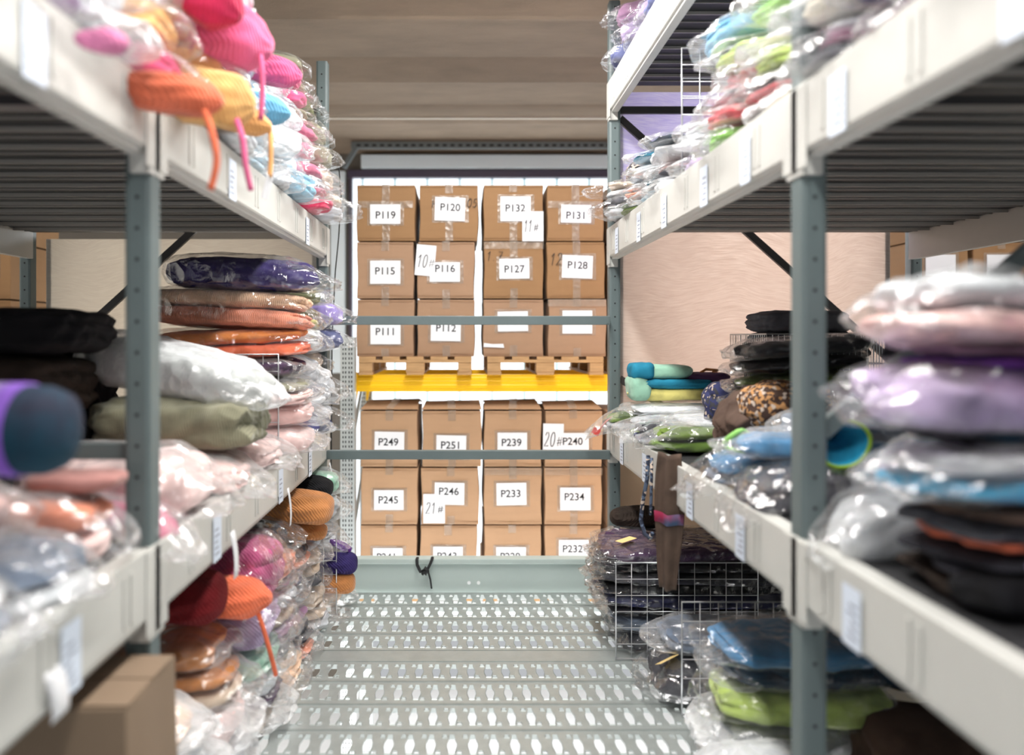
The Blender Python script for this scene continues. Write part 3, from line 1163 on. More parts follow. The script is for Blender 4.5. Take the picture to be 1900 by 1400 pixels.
def grid_mesh(name, X, nu, nv, mat):
    """closed tube-of-rings grid (nu rings of nv points, poles collapsed)"""
    me = bpy.data.meshes.new(name)
    idx = np.arange(nu * nv).reshape(nu, nv)
    a = idx[:-1, :]
    b = idx[1:, :]
    quads = np.stack([a, np.roll(a, -1, 1), np.roll(b, -1, 1), b], -1).reshape(-1, 4)
    me.vertices.add(nu * nv)
    me.vertices.foreach_set('co', X.astype(np.float32).ravel())
    nq = len(quads)
    me.loops.add(nq * 4)
    me.loops.foreach_set('vertex_index', quads.astype(np.int32).ravel())
    me.polygons.add(nq)
    me.polygons.foreach_set('loop_start', np.arange(0, nq * 4, 4, dtype=np.int32))
    me.polygons.foreach_set('use_smooth', np.ones(nq, dtype=bool))
    me.update(calc_edges=True)
    me.validate()
    me.materials.append(mat)
    return me


def lump(size, seed, nu=44, nv=44, e1=.5, e2=.6, soft=.07, crease=.02, layers=0, wrinkle=.0, grow=0.0, tail=0.0, droop=0.0, edge=.25, slump=0.0):
    """pillow-like bundle; long axis X, front end at +X; sits on z=0"""
    rng = np.random.default_rng(seed)
    lx, ly, lz = size
    u = np.linspace(0.0, math.pi, nu)
    u = u - .12 * np.sin(2 * u)
    v = np.linspace(0, 2 * math.pi, nv, endpoint=False)
    Uu, Vv = np.meshgrid(u, v, indexing='ij')
    cu, su = np.cos(Uu).ravel(), np.sin(Uu).ravel()
    cv, sv = np.cos(Vv).ravel(), np.sin(Vv).ravel()
    r = np.abs(su) ** e1
    N = np.stack([sgnpow(cu, e1), r * sgnpow(cv, e2), r * sgnpow(sv, e2)], 1)      # unit box coords
    rng2 = np.random.default_rng(seed + 77)
    S = N * np.array([lx / 2, ly / 2, lz / 2])
    d = soft * waves(N, rng, 5, 2.3) + crease * waves(N * [lx / .3, ly / .3, lz / .3], rng, 4, 5.0, True)
    if layers:
        ph = N[:, 2] * layers * math.pi / 2 + .9 * waves(N, rng2, 3, 2.5) + .5 * np.sin(3 * N[:, 0] + seed) + .4 * np.sin(2.2 * N[:, 1])
        d = d + .075 * (np.sqrt(np.abs(np.cos(ph))) - .75) * (np.abs(N[:, 2]) < .96)
    X = S * (1 + d[:, None])
    for ax, full in ((0, lx), (1, ly), (2, lz)):
        lo_, hi_ = np.percentile(X[:, ax], 1), np.percentile(X[:, ax], 99)
        X[:, ax] = (X[:, ax] - (lo_ + hi_) / 2) * full / (hi_ - lo_)
    if wrinkle:
        Q = S * 9.0
        w = wrinkle * (waves(Q, rng2, 5, 1.6, True) + .6 * waves(Q, rng2, 5, 4.0, True))
        nrm = N / (np.linalg.norm(N, axis=1, keepdims=True) + 1e-6)
        X = X + nrm * (w[:, None] + grow)
    elif grow:
        nrm = N / (np.linalg.norm(N, axis=1, keepdims=True) + 1e-6)
        X = X + nrm * grow
    if tail:
        t = np.clip((N[:, 0] - .62) / .38, 0, 1) ** 1.5
        fr = 1 + .3 * waves(N, rng2, 5, 9)
        X[:, 0] += t * tail * fr
        X[:, 2] = X[:, 2] * (1 - .55 * t) + t * (-lz * .22 + .03 * waves(N, rng2, 4, 5))
        X[:, 1] *= 1 + .12 * t * np.sin(5 * N[:, 2] + seed)
    if droop:
        t = np.clip(X[:, 0] - (lx / 2 - edge), 0, None)
        X[:, 2] -= droop * t * t
    if slump:
        X[:, 2] += slump * N[:, 0]
    zb = -lz / 2
    low = X[:, 2] < zb
    keep = X[:, 0] < (lx / 2 - edge * .4) if droop or tail else np.ones(len(X), bool)
    X[low & keep, 2] = zb + (X[low & keep, 2] - zb) * .12
    X[:, 2] += lz / 2
    return X, nu, nv


COLORS = {
    'sage green': (142, 140, 116), 'olive green': (118, 122, 88), 'stone beige': (196, 184, 168), 'beige': (205, 185, 165), 'crimson': (206, 40, 86),
    'dusty rose': (205, 112, 140), 'rose pink': (222, 92, 138), 'blush pink': (238, 196, 190), 'white': (236, 240, 244), 'pale blue': (186, 214, 230),
    'light blue': (128, 186, 214), 'sky blue': (110, 176, 212), 'peach': (248, 206, 172), 'hot pink': (236, 108, 156), 'orange': (240, 148, 80),
    'tan orange': (236, 176, 112), 'amber yellow': (238, 186, 116), 'orange red': (232, 118, 84), 'lilac': (196, 176, 214), 'clear grey': (196, 200, 206),
    'navy blue': (50, 54, 92), 'slate blue': (92, 98, 140), 'lavender': (150, 134, 196), 'pale yellow': (226, 216, 130), 'grey': (140, 144, 150),
    'dark purple': (52, 42, 96), 'plum': (78, 52, 84), 'coral orange': (238, 118, 80), 'salmon': (236, 150, 120), 'silver grey': (196, 200, 198),
    'pale pink': (240, 208, 204), 'charcoal': (58, 58, 66), 'black': (22, 22, 26), 'mauve': (176, 134, 168), 'magenta rose': (190, 84, 132),
    'rust tan': (196, 130, 76), 'mint green': (150, 196, 172), 'brown': (86, 66, 54), 'teal': (36, 128, 158), 'cyan blue': (30, 160, 205),
    'lime green': (96, 126, 46), 'apple green': (138, 196, 92), 'moss green': (104, 128, 54), 'red': (206, 60, 66), 'rose red': (220, 84, 92),
    'blue grey': (112, 126, 146), 'dark teal': (24, 60, 78), 'cream': (238, 228, 206), 'yellow green': (196, 220, 120), 'violet': (130, 84, 190),
    'purple': (112, 62, 150), 'cloud grey': (214, 218, 222), 'pink': (238, 140, 186), 'dark red': (110, 18, 24), 'steel blue': (70, 130, 175),
    'dark brown': (52, 42, 36), 'graphite': (84, 84, 90), 'indigo': (66, 66, 128), 'rust rose': (172, 122, 116),
}
SEED = [100]


def nxt():
    SEED[0] += 1
    return SEED[0]


def bundle(label, pos, size, colour, film_kind='clear', style='cloth', yaw=0, pitch=0, roll=0, layers=3, cat='clothing bag', group=None,
           tail=.06, droop=0.0, res=44, colour2=None, name='bagged_clothing', second=None, tag_=None, crease=.03, e1=.5, e2=.6, slump=0.0, loose=.010, edge=.25):
    """folded clothing in a see-through bag. pos = middle of the underside; +X is the aisle end before the yaw"""
    r = thing(name, label, cat, pos, (math.radians(roll), math.radians(pitch), math.radians(yaw)), group)
    s = nxt()
    part = {'knit': 'folded_knitwear', 'rib': 'folded_knitwear'}.get(style, 'folded_clothing')
    m = fabric(colour, COLORS[colour], style, COLORS[colour2] if colour2 else None)
    inner = tuple(max(.02, q - .012) for q in size) if film_kind else size
    X, nu, nv = lump(inner, s, res, res, e1, e2, .06, crease, layers, .010, droop=droop, slump=slump, edge=edge)
    if second:
        # a second folded piece of another colour lying on the first one
        h1 = .52
        X1 = X * [1, 1, h1]
        obj(part, grid_mesh(part, X1, nu, nv, m), m, r)
        m2 = fabric(second, COLORS[second], style)
        Y, a, b = lump((inner[0] * .96, inner[1] * .96, inner[2] * .5), s + 5000, res, res, e1, e2, .07, crease, max(1, layers - 1), .006, droop=droop, slump=slump, edge=edge)
        Y[:, 2] += inner[2] * .49
        obj(part, grid_mesh(part, Y, a, b, m2), m2, r, label='%s folded piece' % second)
    else:
        obj(part, grid_mesh(part, X, nu, nv, m), m, r)
    if film_kind:
        B, nu, nv = lump(size, s, res + 8, res + 8, e1, e2, .06, crease, max(0, layers - 1), .013, loose, tail, droop, slump=slump, edge=edge)
        obj('plastic_bag', grid_mesh('plastic_bag', B, nu, nv, FILM[film_kind]), FILM[film_kind], r, label='crinkled see-through plastic bag')
    if tag_:
        mb = MB()
        mb.box(-.045, .045, -.03, .03, 0, .002)
        t = mb.build('paper_tag', M('cream tag', srgb(236, 206, 140), .6), r, label='cream paper tag')
        t.location = tag_[0]
        t.rotation_euler = tag_[1]
    return r


ORD = ['bottom one', 'second up', 'third up', 'fourth up', 'fifth up', 'sixth up', 'seventh up', 'eighth up', 'ninth up', 'tenth up', 'eleventh up']
NUM = ['first', 'second', 'third', 'fourth', 'fifth', 'sixth', 'seventh', 'eighth', 'ninth', 'tenth', 'eleventh']
ZN = {'LU': 'left upper shelf', 'LM': 'left lower shelf', 'LF': 'left platform floor', 'RU': 'right middle shelf', 'RM': 'right lower shelf',
      'RF': 'right platform floor', 'RT': 'right top shelf'}
ZBASE = {'LU': .65, 'LM': -.54, 'LF': -1.55, 'RU': .65, 'RM': -.52, 'RF': -1.55, 'RT': 1.52}
ZGRP = {k: 'bagged clothing on the ' + v for k, v in ZN.items()}
rp = random.Random(21)


def pile(zone, idx, yc, wy, items, xf=None, tail=.05, length=.5, lean=0.0, film0='clear'):
    """a stack of bagged clothes at depth yc; items bottom to top: (colour, height[, opts])"""
    side = -1 if zone[0] == 'L' else 1
    if xf is None:
        xf = -.77 if side < 0 else .85
    z = ZBASE[zone] + E + .004
    for n, it in enumerate(items):
        colour, h = it[0], it[1]
        o = dict(it[2]) if len(it) > 2 else {}
        L_ = o.pop('length', length * rp.uniform(.92, 1.1))
        out = o.pop('out', rp.uniform(-.02, .05)) + lean * n
        if o.pop('skip', False):
            z += h * .92
            continue
        x_front = xf - side * out
        xc = x_front + side * L_ / 2
        fk = o.pop('film_kind', film0)
        lab = o.pop('label', None)
        if lab is None:
            lab = '%s clothing %s %s, %s pile from far post, %s' % (
                colour, 'in' if fk else 'folded loose,', {'clear': 'clear bag', 'milky': 'milky bag', 'dark': 'dark bag', 'gloss': 'shiny bag', 'thin': 'thin bag', None: ''}[fk] + (', ' if fk else '') + ORD[n],
                NUM[idx], ZN[zone])
            lab = ' '.join(lab.replace(',,', ',').replace(', ,', ',').split()).replace(' ,', ',')
        a = dict(yaw=(0 if side < 0 else 180) + rp.uniform(-9, 9), pitch=rp.uniform(-3, 3), roll=rp.uniform(-4, 4), tail=tail * rp.uniform(.7, 1.5),
                 layers=rp.choice([1, 2, 2, 3]), group=ZGRP[zone], res=40)
        a.update(o)
        bundle(lab, (xc, yc + rp.uniform(-.015, .015), z), (L_, wy * rp.uniform(.95, 1.08), h), colour, fk, **a)
        z += h * .93


def tuft(label, pos, size, colour, yaw=0, pitch=0, roll=0, style='knit', string=None, scol=None, pinch=True, name='knitted_bundle', group=None, paper=False):
    """loose rolled knitwear end: rounded, gathered at the front, sometimes with a hanging cord"""
    r = thing(name, label, 'knitwear', pos, (math.radians(roll), math.radians(pitch), math.radians(yaw)), group)
    s = nxt()
    rng = np.random.default_rng(s)
    nu, nv = 48, 56
    u = np.linspace(0, math.pi, nu)
    v = np.linspace(0, 2 * math.pi, nv, endpoint=False)
    Uu, Vv = np.meshgrid(u, v, indexing='ij')
    Uf, Vf = Uu.ravel(), Vv.ravel()
    cu, su = np.cos(Uf), np.sin(Uf)
    prof = su ** .62 * (1 - .22 * cu * (-1) - .05)
    ribs = 1 + .05 * np.sin(Vf * 9 + 1.5 * np.sin(3 * Uf)) * np.clip(su, 0, 1) + .05 * np.sin(2 * Vf + s) + .06 * np.sin(3 * Uf + 2 * Vf + s)
    x = cu
    if pinch:
        # gathered mouth at the front
        g = np.clip((cu - .90) / .10, 0, 1)
        x = cu + .13 * g ** 1.5
        prof = prof * (1 - .35 * g) * (1 + .12 * g * np.sin(7 * Vf + s)) + .05 * np.sin(4 * x + s) * su
    P = np.stack([x * size[0] / 2, prof * ribs * np.cos(Vf) * size[1] / 2, prof * ribs * np.sin(Vf) * size[2] / 2], 1)
    P[:, 2] = np.maximum(P[:, 2], -size[2] * .42)
    P[:, 2] += size[2] * .42
    m = fabric(colour, COLORS[colour], style)
    obj('knit_body', grid_mesh('knit_body', P, nu, nv, m), m, r)
    if string:
        # string: list of world-space offsets from pos, drawn as a flat cord
        mb = MB()
        R = Euler((math.radians(roll), math.radians(pitch), math.radians(yaw))).to_matrix().inverted()
        pts = [R @ Vector(p) for p in string]
        k = len(pts)
        dense = []
        for i in range(k - 1):
            for t in (0, .25, .5, .75):
                p0 = pts[max(i - 1, 0)]
                p1, p2 = pts[i], pts[i + 1]
                p3 = pts[min(i + 2, k - 1)]
                dense.append(.5 * ((2 * p1) + (p2 - p0) * t + (2 * p0 - 5 * p1 + 4 * p2 - p3) * t * t + (3 * p1 - p0 - 3 * p2 + p3) * t ** 3))
        dense.append(pts[-1])
        mb.tube(dense, .0085, 8)
        c = scol or colour
        so = mb.build('hanging_cord', fabric(c, COLORS[c], 'cloth'), r, smooth=True, label='%s hanging cord' % c)
        if paper:
            pm = MB()
            e = pts[-1]
            pm.box(e.x - .001, e.x + .002, e.y - .02, e.y + .02, e.z - .075, e.z + .005)
            pm.build('paper_tag', PAPER, r, label='white paper tag')
    return r


def at(x, y, d):
    """point at depth d seen at pixel (x, y)"""
    return Vector(((x - VX) * d / F, d, E + (VY - y) * d / F))


K = {'film_kind': None}
MK = {'film_kind': 'milky'}
# ---- left upper shelf
pile('LU', 0, 4.08, .27, [('clear grey', .17, {'second': 'beige', 'tail': .09}), ('stone beige', .15), ('sage green', .14), ('sage green', .14), ('olive green', .13),
                         ('sage green', .14), ('sage green', .13, {'film_kind': None, 'style': 'knit', 'label': 'olive sage knitted bundle on top of the pile by the left far post'})], lean=-.035, xf=-.70, film0='thin')
pile('LU', 1, 3.80, .24, [('crimson', .09, {'out': .06}), ('dusty rose', .11, {'second': 'grey'}), ('dusty rose', .10), ('rose pink', .10), ('dusty rose', .1), ('blush pink', .1, {'second': 'sage green'}), ('rose pink', .10), ('dusty rose', .10),
                         ('sage green', .09)], lean=-.014, xf=-.74, film0='thin')
pile('LU', 2, 3.50, .30, [('light blue', .15, {'out': .06}), ('white', .14), ('white', .15, MK), ('pale blue', .12), ('white', .13), ('blush pink', .1)], lean=-.036)
pile('LU', 3, 3.17, .31, [('clear grey', .13), ('white', .15, {'out': .08}), ('white', .16, {'out': .06, 'film_kind': 'milky'}), ('white', .13), ('peach', .11)], lean=-.036)
pile('LU', 4, 2.84, .31, [('pale blue', .13), ('white', .13, MK), ('light blue', .13), ('white', .12), ('white', .13, MK), ('white', .12)], lean=-.036)
pile('LU', 5, 2.52, .30, [('clear grey', .12), ('light blue', .14), ('lilac', .11), ('white', .13), ('peach', .13, MK), ('white', .12)], lean=-.036)
pile('LU', 6, 2.21, .29, [('beige', .12), ('tan orange', .12), ('pink', .13), ('white', .13, MK), ('peach', .14), ('orange', .13)])
pile('LU', 7, 1.92, .27, [('rose pink', .11), ('amber yellow', .13), ('white', .12, MK), ('blush pink', .13), ('hot pink', .13), ('peach', .13)])
pile('LU', 8, 1.64, .27, [('white', .10, MK), ('white', .11), ('orange', .12), ('blush pink', .12)], xf=-.80)
pile('LU', 9, 1.37, .26, [('lilac', .09), ('white', .10, MK), ('orange', .12), ('peach', .12)], xf=-.80)
pile('LU', 10, 1.12, .24, [('white', .1, MK), ('white', .12)], xf=-.82)
GK = 'loose knitted bundles on the left upper shelf'
tuft('rose pink knitted bundle poking out high above the white bags, left upper shelf', at(478, 150, 2.85), (.30, .13, .12), 'rose pink', 0, 12, group=GK)
tuft('hot pink knitted bundle with a long pink cord, high on left upper shelf', at(372, 110, 2.2), (.36, .22, .21), 'hot pink', 4, 14,
     string=[(.17, -.01, .06), (.19, -.02, .0), (.195, -.02, -.1), (.19, -.02, -.19)], group=GK)
tuft('crimson knitted bundle at the photo top beside the near left post', at(325, 12, 1.98), (.30, .12, .18), 'crimson', 0, 34, group=GK)
tuft('sky blue knitted bundle pushed out between white bags, left upper shelf', at(455, 222, 2.72), (.30, .15, .12), 'sky blue', -5, 10, group=GK)
tuft('tan orange rolled knit with hanging tan cord and white tag', at(402, 235, 2.38), (.34, .12, .10), 'tan orange', -12, 16,
     string=[(.15, -.01, .03), (.18, -.015, -.02), (.185, -.02, -.1), (.18, -.015, -.17)], group=GK, paper=True)
tuft('amber yellow knitted bundle above the shelf edge, near the left post', at(356, 225, 2.02), (.30, .14, .17), 'amber yellow', 0, 10,
     string=[(.12, -.02, .03), (.15, -.03, -.05), (.16, -.03, -.13), (.175, -.03, -.20)], scol='hot pink', group=GK)
tuft('orange red knitted bundle with orange cord over the left upper rail', at(300, 205, 1.76), (.26, .13, .10), 'orange red', 0, 8,
     string=[(.10, -.02, .02), (.13, -.03, -.05), (.145, -.03, -.13), (.13, -.03, -.20)], scol='coral orange', group=GK)
tuft('blurred purple pink knit roll above the near left upper rail', at(185, 96, 1.42), (.10, .06, .05), 'pink', 0, 6, group=GK)

# ---- left lower shelf
pile('LM', 0, 4.10, .27, [('navy blue', .17, {'second': 'clear grey', 'tail': .10}), ('clear grey', .17, {'tail': .09}), ('beige', .16), ('slate blue', .14, {'out': .1}), ('lavender', .14, {'out': .10})], xf=-.78, film0='thin')
pile('LM', 1, 3.80, .29, [('indigo', .17, {'tail': .08}), ('white', .15, {'second': 'navy blue'}), ('clear grey', .16, MK), ('white', .15), ('pale yellow', .12, {'second': 'olive green'}), ('olive green', .1)], xf=-.77)
pile('LM', 2, 3.42, .36, [('pale pink', .13, {'out': .06}), ('blush pink', .12, {'out': .05}), ('blush pink', .12, {'second': 'sage green'}),
                         ('plum', .10, {'label': 'plum purple clothing in clear bag beneath the orange bags, left lower shelf', 'length': .62}),
                         ('coral orange', .15, {'label': 'coral orange clothing in clear bag above the plum bag, left lower shelf', 'second': 'orange', 'length': .76, 'layers': 3, 'out': .04, 'film_kind': 'gloss'}),
                         ('salmon', .19, {'label': 'peach and rust knitwear in clear bag under the dark purple one', 'second': 'peach', 'length': .80, 'layers': 2, 'style': 'rib', 'out': .05, 'film_kind': 'gloss'}),
                         ('dark purple', .17, {'label': 'dark purple folded clothing in clear bag topping the left lower shelf', 'length': .70, 'layers': 2, 'out': .07, 'tail': .1, 'film_kind': 'gloss', 'res': 60})], xf=-.76)
bundle('pink beige clothing in clear bag under the olive knit, left lower shelf', (-1.02, 3.02, E - .536), (.50, .40, .13), 'pale pink', 'clear', droop=.3, group=ZGRP['LM'], tail=.08)
bundle('blush clothing in crumpled clear bag spilling over the left lower rail', (-1.0, 2.58, E - .536), (.46, .38, .13), 'blush pink', 'clear', yaw=4, droop=.5, group=ZGRP['LM'], tail=.08)
bundle('loose olive grey ribbed knitwear folded on the left lower shelf', (-1.06, 2.72, E - .415), (.62, .40, .20), 'sage green', None, 'rib', yaw=-4, layers=2, res=84, crease=.07,
       name='folded_knitwear_piece', cat='knitwear', tail=0, e1=.45)
bundle('silver grey clothing in dull plastic bag lying on the olive knit', (-1.12, 2.80, E - .22), (.74, .44, .19), 'silver grey', 'milky', yaw=-4, pitch=13, layers=1, res=60, group=ZGRP['LM'], tail=.05)
bundle('pale pink clothing in milky bag just beyond the left near post', (-1.06, 2.20, E - .536), (.56, .36, .20), 'pale pink', 'clear', droop=.2, layers=2, group=ZGRP['LM'], tail=.08)
bundle('white and rose bag hanging over rail behind the left near post', (-.97, 1.99, E - .536), (.36, .2, .10), 'dusty rose', 'clear', yaw=-6, droop=.8, group=ZGRP['LM'], tail=.06, layers=1)
bundle('blurred salmon pink bag on left lower shelf, before the near post', (-1.06, 1.70, E - .536), (.44, .22, .17), 'pale pink', 'clear', yaw=4, group=ZGRP['LM'], second='salmon', layers=1)
bundle('blurred rust striped bag low beside the near left post', (-.93, 1.74, E - .37), (.24, .14, .05), 'rust rose', None, group=ZGRP['LM'], layers=1, tail=0)
bundle('blurred grey white bag bulging over left lower rail, photo left edge', (-.98, 1.48, E - .536), (.38, .28, .12), 'cloud grey', 'clear', yaw=-6, droop=.4, group=ZGRP['LM'], tail=.03, second='blue grey')
bundle('blurred blue grey bag at photo left edge on left lower shelf', (-.98, 1.24, E - .536), (.34, .24, .13), 'blue grey', 'clear', yaw=6, droop=.3, group=ZGRP['LM'], tail=.06, second='white')
bundle('blurred red and blue garment low at the photo left edge', (-.90, 1.10, E - .536), (.24, .18, .13), 'steel blue', None, yaw=4, group=ZGRP['LM'], second='dark red', tail=0)
bundle('blurred pale pink bag at the left edge above the grey ones', (-1.16, 1.46, E - .41), (.4, .3, .10), 'blush pink', 'clear', group=ZGRP['LM'], layers=1)
# dark clothing deep in the left lower shelf
for i, (x, y, zz, s, c, lab) in enumerate([
        (-1.62, 2.40, -.536, (.6, .5, .28), 'charcoal', 'charcoal clothing heap deep in left lower shelf, bottom of dark pile'),
        (-1.60, 2.42, -.27, (.64, .5, .22), 'dark brown', 'dark brown clothing heap deep in left lower shelf, middle of pile'),
        (-1.52, 2.42, -.06, (.62, .46, .16), 'black', 'black clothing heap topping the dark pile, left lower shelf'),
        (-2.15, 2.36, -.536, (.5, .5, .40), 'dark brown', 'dark brown clothing heap far back beside the dark pile, left'),
        (-1.56, 1.95, -.536, (.5, .4, .24), 'black', 'black clothing heap behind the near left post, deep inside'),
        (-1.75, 2.92, -.536, (.6, .5, .50), 'black', 'black clothing heap behind the dark pile and the silver bag, left'),
        (-1.5, 1.52, -.536, (.5, .36, .18), 'black', 'black blurred clothing heap under the purple roll, left')]):
    bundle(lab, (x, y, E + zz), s, c, None, layers=3, crease=.06, group='dark clothing deep in the left lower shelf', name='clothing_heap', cat='clothing heap', res=48)
r = thing('fabric_roll', 'blurred violet and teal fabric roll in the left shelf foreground', 'fabric roll', (-.905, 1.36, E - .262))
mb = MB()
mb.tube([(-.5, 0, .085), (-.2, 0, .087), (.0, 0, .088), (.12, 0, .086), (.150, 0, .086), (.165, 0, .085)], [.082, .086, .087, .084, .072, .03], 28)
mb.build('roll_body', fabric('dark teal', COLORS['dark teal'], 'cloth', (40, 44, 60)), r, smooth=True)
for x0, x1, c in ((-.12, .0, 'pale yellow'), (.0, .035, 'lavender'), (.035, .085, 'violet')):
    mb = MB()
    mb.tube([(x0, 0, .088), (x1, 0, .0875)], .0882, 28)
    mb.build('colour_band', fabric(c, COLORS[c]), r, smooth=True, label='%s band on the roll' % c)


def wire_grid(label, pos, w, h, cell=.08, rot=0, group='wire grid dividers'):
    r = thing('wire_grid_divider', label, 'wire divider', pos, (0, 0, math.radians(rot)), group)
    f = MB()
    f.tube([(0, 0, .004), (0, 0, h), (w, 0, h), (w, 0, .004)], .0038, 8)
    f.tube([(0, 0, .006), (w, 0, .006)], .003, 8)
    f.build('outer_frame', WIRE, r, smooth=True)
    g = MB()
    n = int(w / cell)
    for i in range(1, n + 1):
        x = w * i / (n + 1)
        g.tube([(x, .003, .004), (x, .003, h)], .0019, 6)
    n = int(h / cell)
    for i in range(1, n + 1):
        z = h * i / (n + 1)
        g.tube([(0, -.003, z), (w, -.003, z)], .0019, 6)
    g.build('wire_mesh', WIRE, r, smooth=True)
    return r


wire_grid('wire grid divider standing among the orange and plum bags, left shelf', (-1.32, 3.24, E - .538), .49, .46)
wire_grid('wire grid divider at the far end of left platform floor', (-1.2, 3.99, .003), .50, .46)

# ---- left platform floor
pile('LF', 0, 4.12, .2, [('beige', .14, {'out': .05, 'tail': .08}), ('clear grey', .12, {'skip': True}), ('clear grey', .12, {'skip': True}), ('clear grey', .16, {'second': 'charcoal', 'out': .03}), ('clear grey', .16), ('mint green', .14)], xf=-.74)
GF = 'loose knitted bundles on the left platform floor'
tuft('small orange tan knitted ball at floor level beside the sill', at(610, 1098, 4.05), (.30, .13, .13), 'rust tan', 0, 0, pinch=False, group=GF)
tuft('small dark violet knitted ball above the orange one by the sill', at(614, 1062, 4.05), (.30, .14, .13), 'dark purple', 0, 0, pinch=False, group=GF)
tuft('thin purple knitted scarf end dangling at the far left stack', at(628, 1018, 4.05), (.14, .05, .05), 'purple', 20, 30, pinch=False, group=GF)
pile('LF', 1, 3.83, .28, [('clear grey', .13, {'second': 'beige', 'tail': .1, 'out': .06}), ('beige', .13), ('graphite', .12, {'second': 'beige'}), ('beige', .13, {'second': 'clear grey'}), ('navy blue', .10, {'second': 'white'})], xf=-.77, film0='thin')
tuft('rust tan rounded knitted hat topping the left floor stacks', at(538, 965, 3.55), (.42, .24, .17), 'rust tan', 0, 4, pinch=False, group=GF)
tuft('smaller rust tan knit peeking out below the large one', at(558, 998, 3.62), (.26, .12, .1), 'rust tan', 0, 4, pinch=False, group=GF)
tuft('black knitted heap under the left lower shelf at the far end', at(560, 925, 3.95), (.34, .2, .14), 'black', 0, 0, pinch=False, group=GF)
pile('LF', 2, 3.52, .29, [('salmon', .12, {'second': 'charcoal', 'out': .05}), ('charcoal', .12, {'second': 'mauve'}), ('graphite', .11, {'second': 'clear grey'}), ('navy blue', .11), ('salmon', .1, {'second': 'charcoal'})], xf=-.78, film0='thin')
pile('LF', 3, 3.20, .31, [('peach', .14, {'out': .06}), ('graphite', .12, {'second': 'clear grey'}), ('mauve', .13, {'second': 'beige'}), ('clear grey', .14, {'second': 'charcoal'}), ('salmon', .12, {'out': .04}), ('charcoal', .12, {'film_kind': 'gloss'})], xf=-.78, film0='thin')
pile('LF', 4, 2.86, .33, [('beige', .14, MK), ('plum', .10, {'second': 'clear grey', 'out': .07}), ('mint green', .13, {'out': .05}), ('lilac', .18, {'label': 'lilac knitwear in clear bag beside the orange knit, left floor', 'style': 'knit', 'out': .06, 'film_kind': 'gloss'}),
                         ('magenta rose', .25, {'style': 'knit', 'film_kind': 'gloss', 'out': .07, 'res': 60, 'label': 'magenta rose knitwear in shiny bag under the left lower rail'}),
                         ], xf=-.79)
pile('LF', 5, 2.50, .31, [('clear grey', .16, {'film_kind': 'milky', 'out': .06}), ('pale pink', .16, {'film_kind': 'milky', 'out': .06}), ('beige', .13, {'film_kind': 'clear', 'second': 'rust tan'}), ('rust tan', .1)], xf=-.82)
tuft('bright orange chunky knitted bundle with dangling cord, left floor stack', at(388, 1138, 2.6), (.40, .22, .15), 'coral orange', 0, 2,
     string=[(.18, -.02, .02), (.21, -.03, -.06), (.235, -.03, -.15), (.25, -.03, -.21)], group=GF)
tuft('dark red knitted bundle in shade behind the orange knit', at(318, 1148, 2.42), (.36, .24, .18), 'dark red', 0, 0, pinch=False, group=GF)
pile('LF', 6, 2.20, .28, [('peach', .18, {'film_kind': 'milky', 'out': .02}), ('cloud grey', .16, {'film_kind': 'milky', 'out': .04}), ('peach', .12, {'film_kind': 'milky'})], xf=-.82)
KRAFT = M('grey brown kraft board', srgb(132, 112, 92), 0.85, 0, 0.05, 60, 0.1, 3)
# brown carton standing at the near left
r = thing('open_carton', 'brown cardboard box blurred at the lower left under the rail', 'box', (-.90, 1.56, .002))
b_ = obj('carton_body', soft_box(.36, .26, .74, .006, 3), KRAFT, r, bevel=.004)
for sx in (0, 1):
    mb = MB()
    mb.box(-.172, .172, .004 + sx * .128, .126 + sx * .128, .742, .746)
    mb.build('top_flap', KRAFT, r)

# ---- right top shelf
pile('RT', 0, 4.08, .25, [('slate blue', .14), ('lilac', .13), ('mauve', .13)], xf=.88, film0='thin')
pile('RT', 1, 3.78, .28, [('slate blue', .13, {'second': 'clear grey'}), ('lilac', .14)], xf=.9, film0='thin')
pile('RT', 2, 3.45, .28, [('slate blue', .14), ('lilac', .12)], xf=.9, film0='thin')

# ---- right middle shelf
pile('RU', 0, 4.10, .25, [('clear grey', .15, {'tail': .10, 'out': .06, 'second': 'graphite'}), ('cloud grey', .1, {'tail': .12, 'out': .05, 'second': 'beige'})], xf=.87, film0='thin')
bundle('black and gold patterned garment rolled at the far right shelf end', (1.16, 4.14, E + .655 + .21), (.44, .24, .15), 'charcoal', None, 'print', yaw=180, colour2='black', layers=1, tail=0,
       name='rolled_garment', cat='garment')
pile('RU', 1, 3.82, .25, [('moss green', .08, {'second': 'clear grey', 'tail': .08}), ('salmon', .09, {'second': 'white'}), ('clear grey', .08, {'second': 'sage green'})], xf=.87, film0='thin')
pile('RU', 2, 3.54, .26, [('pale blue', .07), ('cloud grey', .07, {'second': 'teal'}), ('white', .06), ('teal', .05)], xf=.88, length=.6)
pile('RU', 3, 3.25, .26, [('white', .08), ('graphite', .06, {'second': 'blush pink'}), ('white', .07, MK), ('dark teal', .05)], xf=.89, length=.6)
wire_grid('tall wire grid divider nearest on the right middle shelf', (.925, 3.03, E + .652), .62, .565)
wire_grid('lower wire grid divider just behind the tall one, right middle shelf', (.955, 3.12, E + .652), .55, .47)
pile('RU', 4, 2.82, .26, [('lilac', .07, {'out': .02}), ('white', .08, MK), ('cloud grey', .06)], xf=.89)
pile('RU', 5, 2.50, .28, [('apple green', .085, {'film_kind': 'clear', 'out': .03}), ('rose red', .08), ('grey', .06, {'second': 'white'}), ('red', .07), ('yellow green', .08), ('sky blue', .1)], xf=.90)
pile('RU', 6, 2.20, .26, [('cream', .09, MK), ('rose red', .07, {'second': 'graphite'}), ('yellow green', .08), ('cream', .08, MK), ('apple green', .08)], xf=.92)
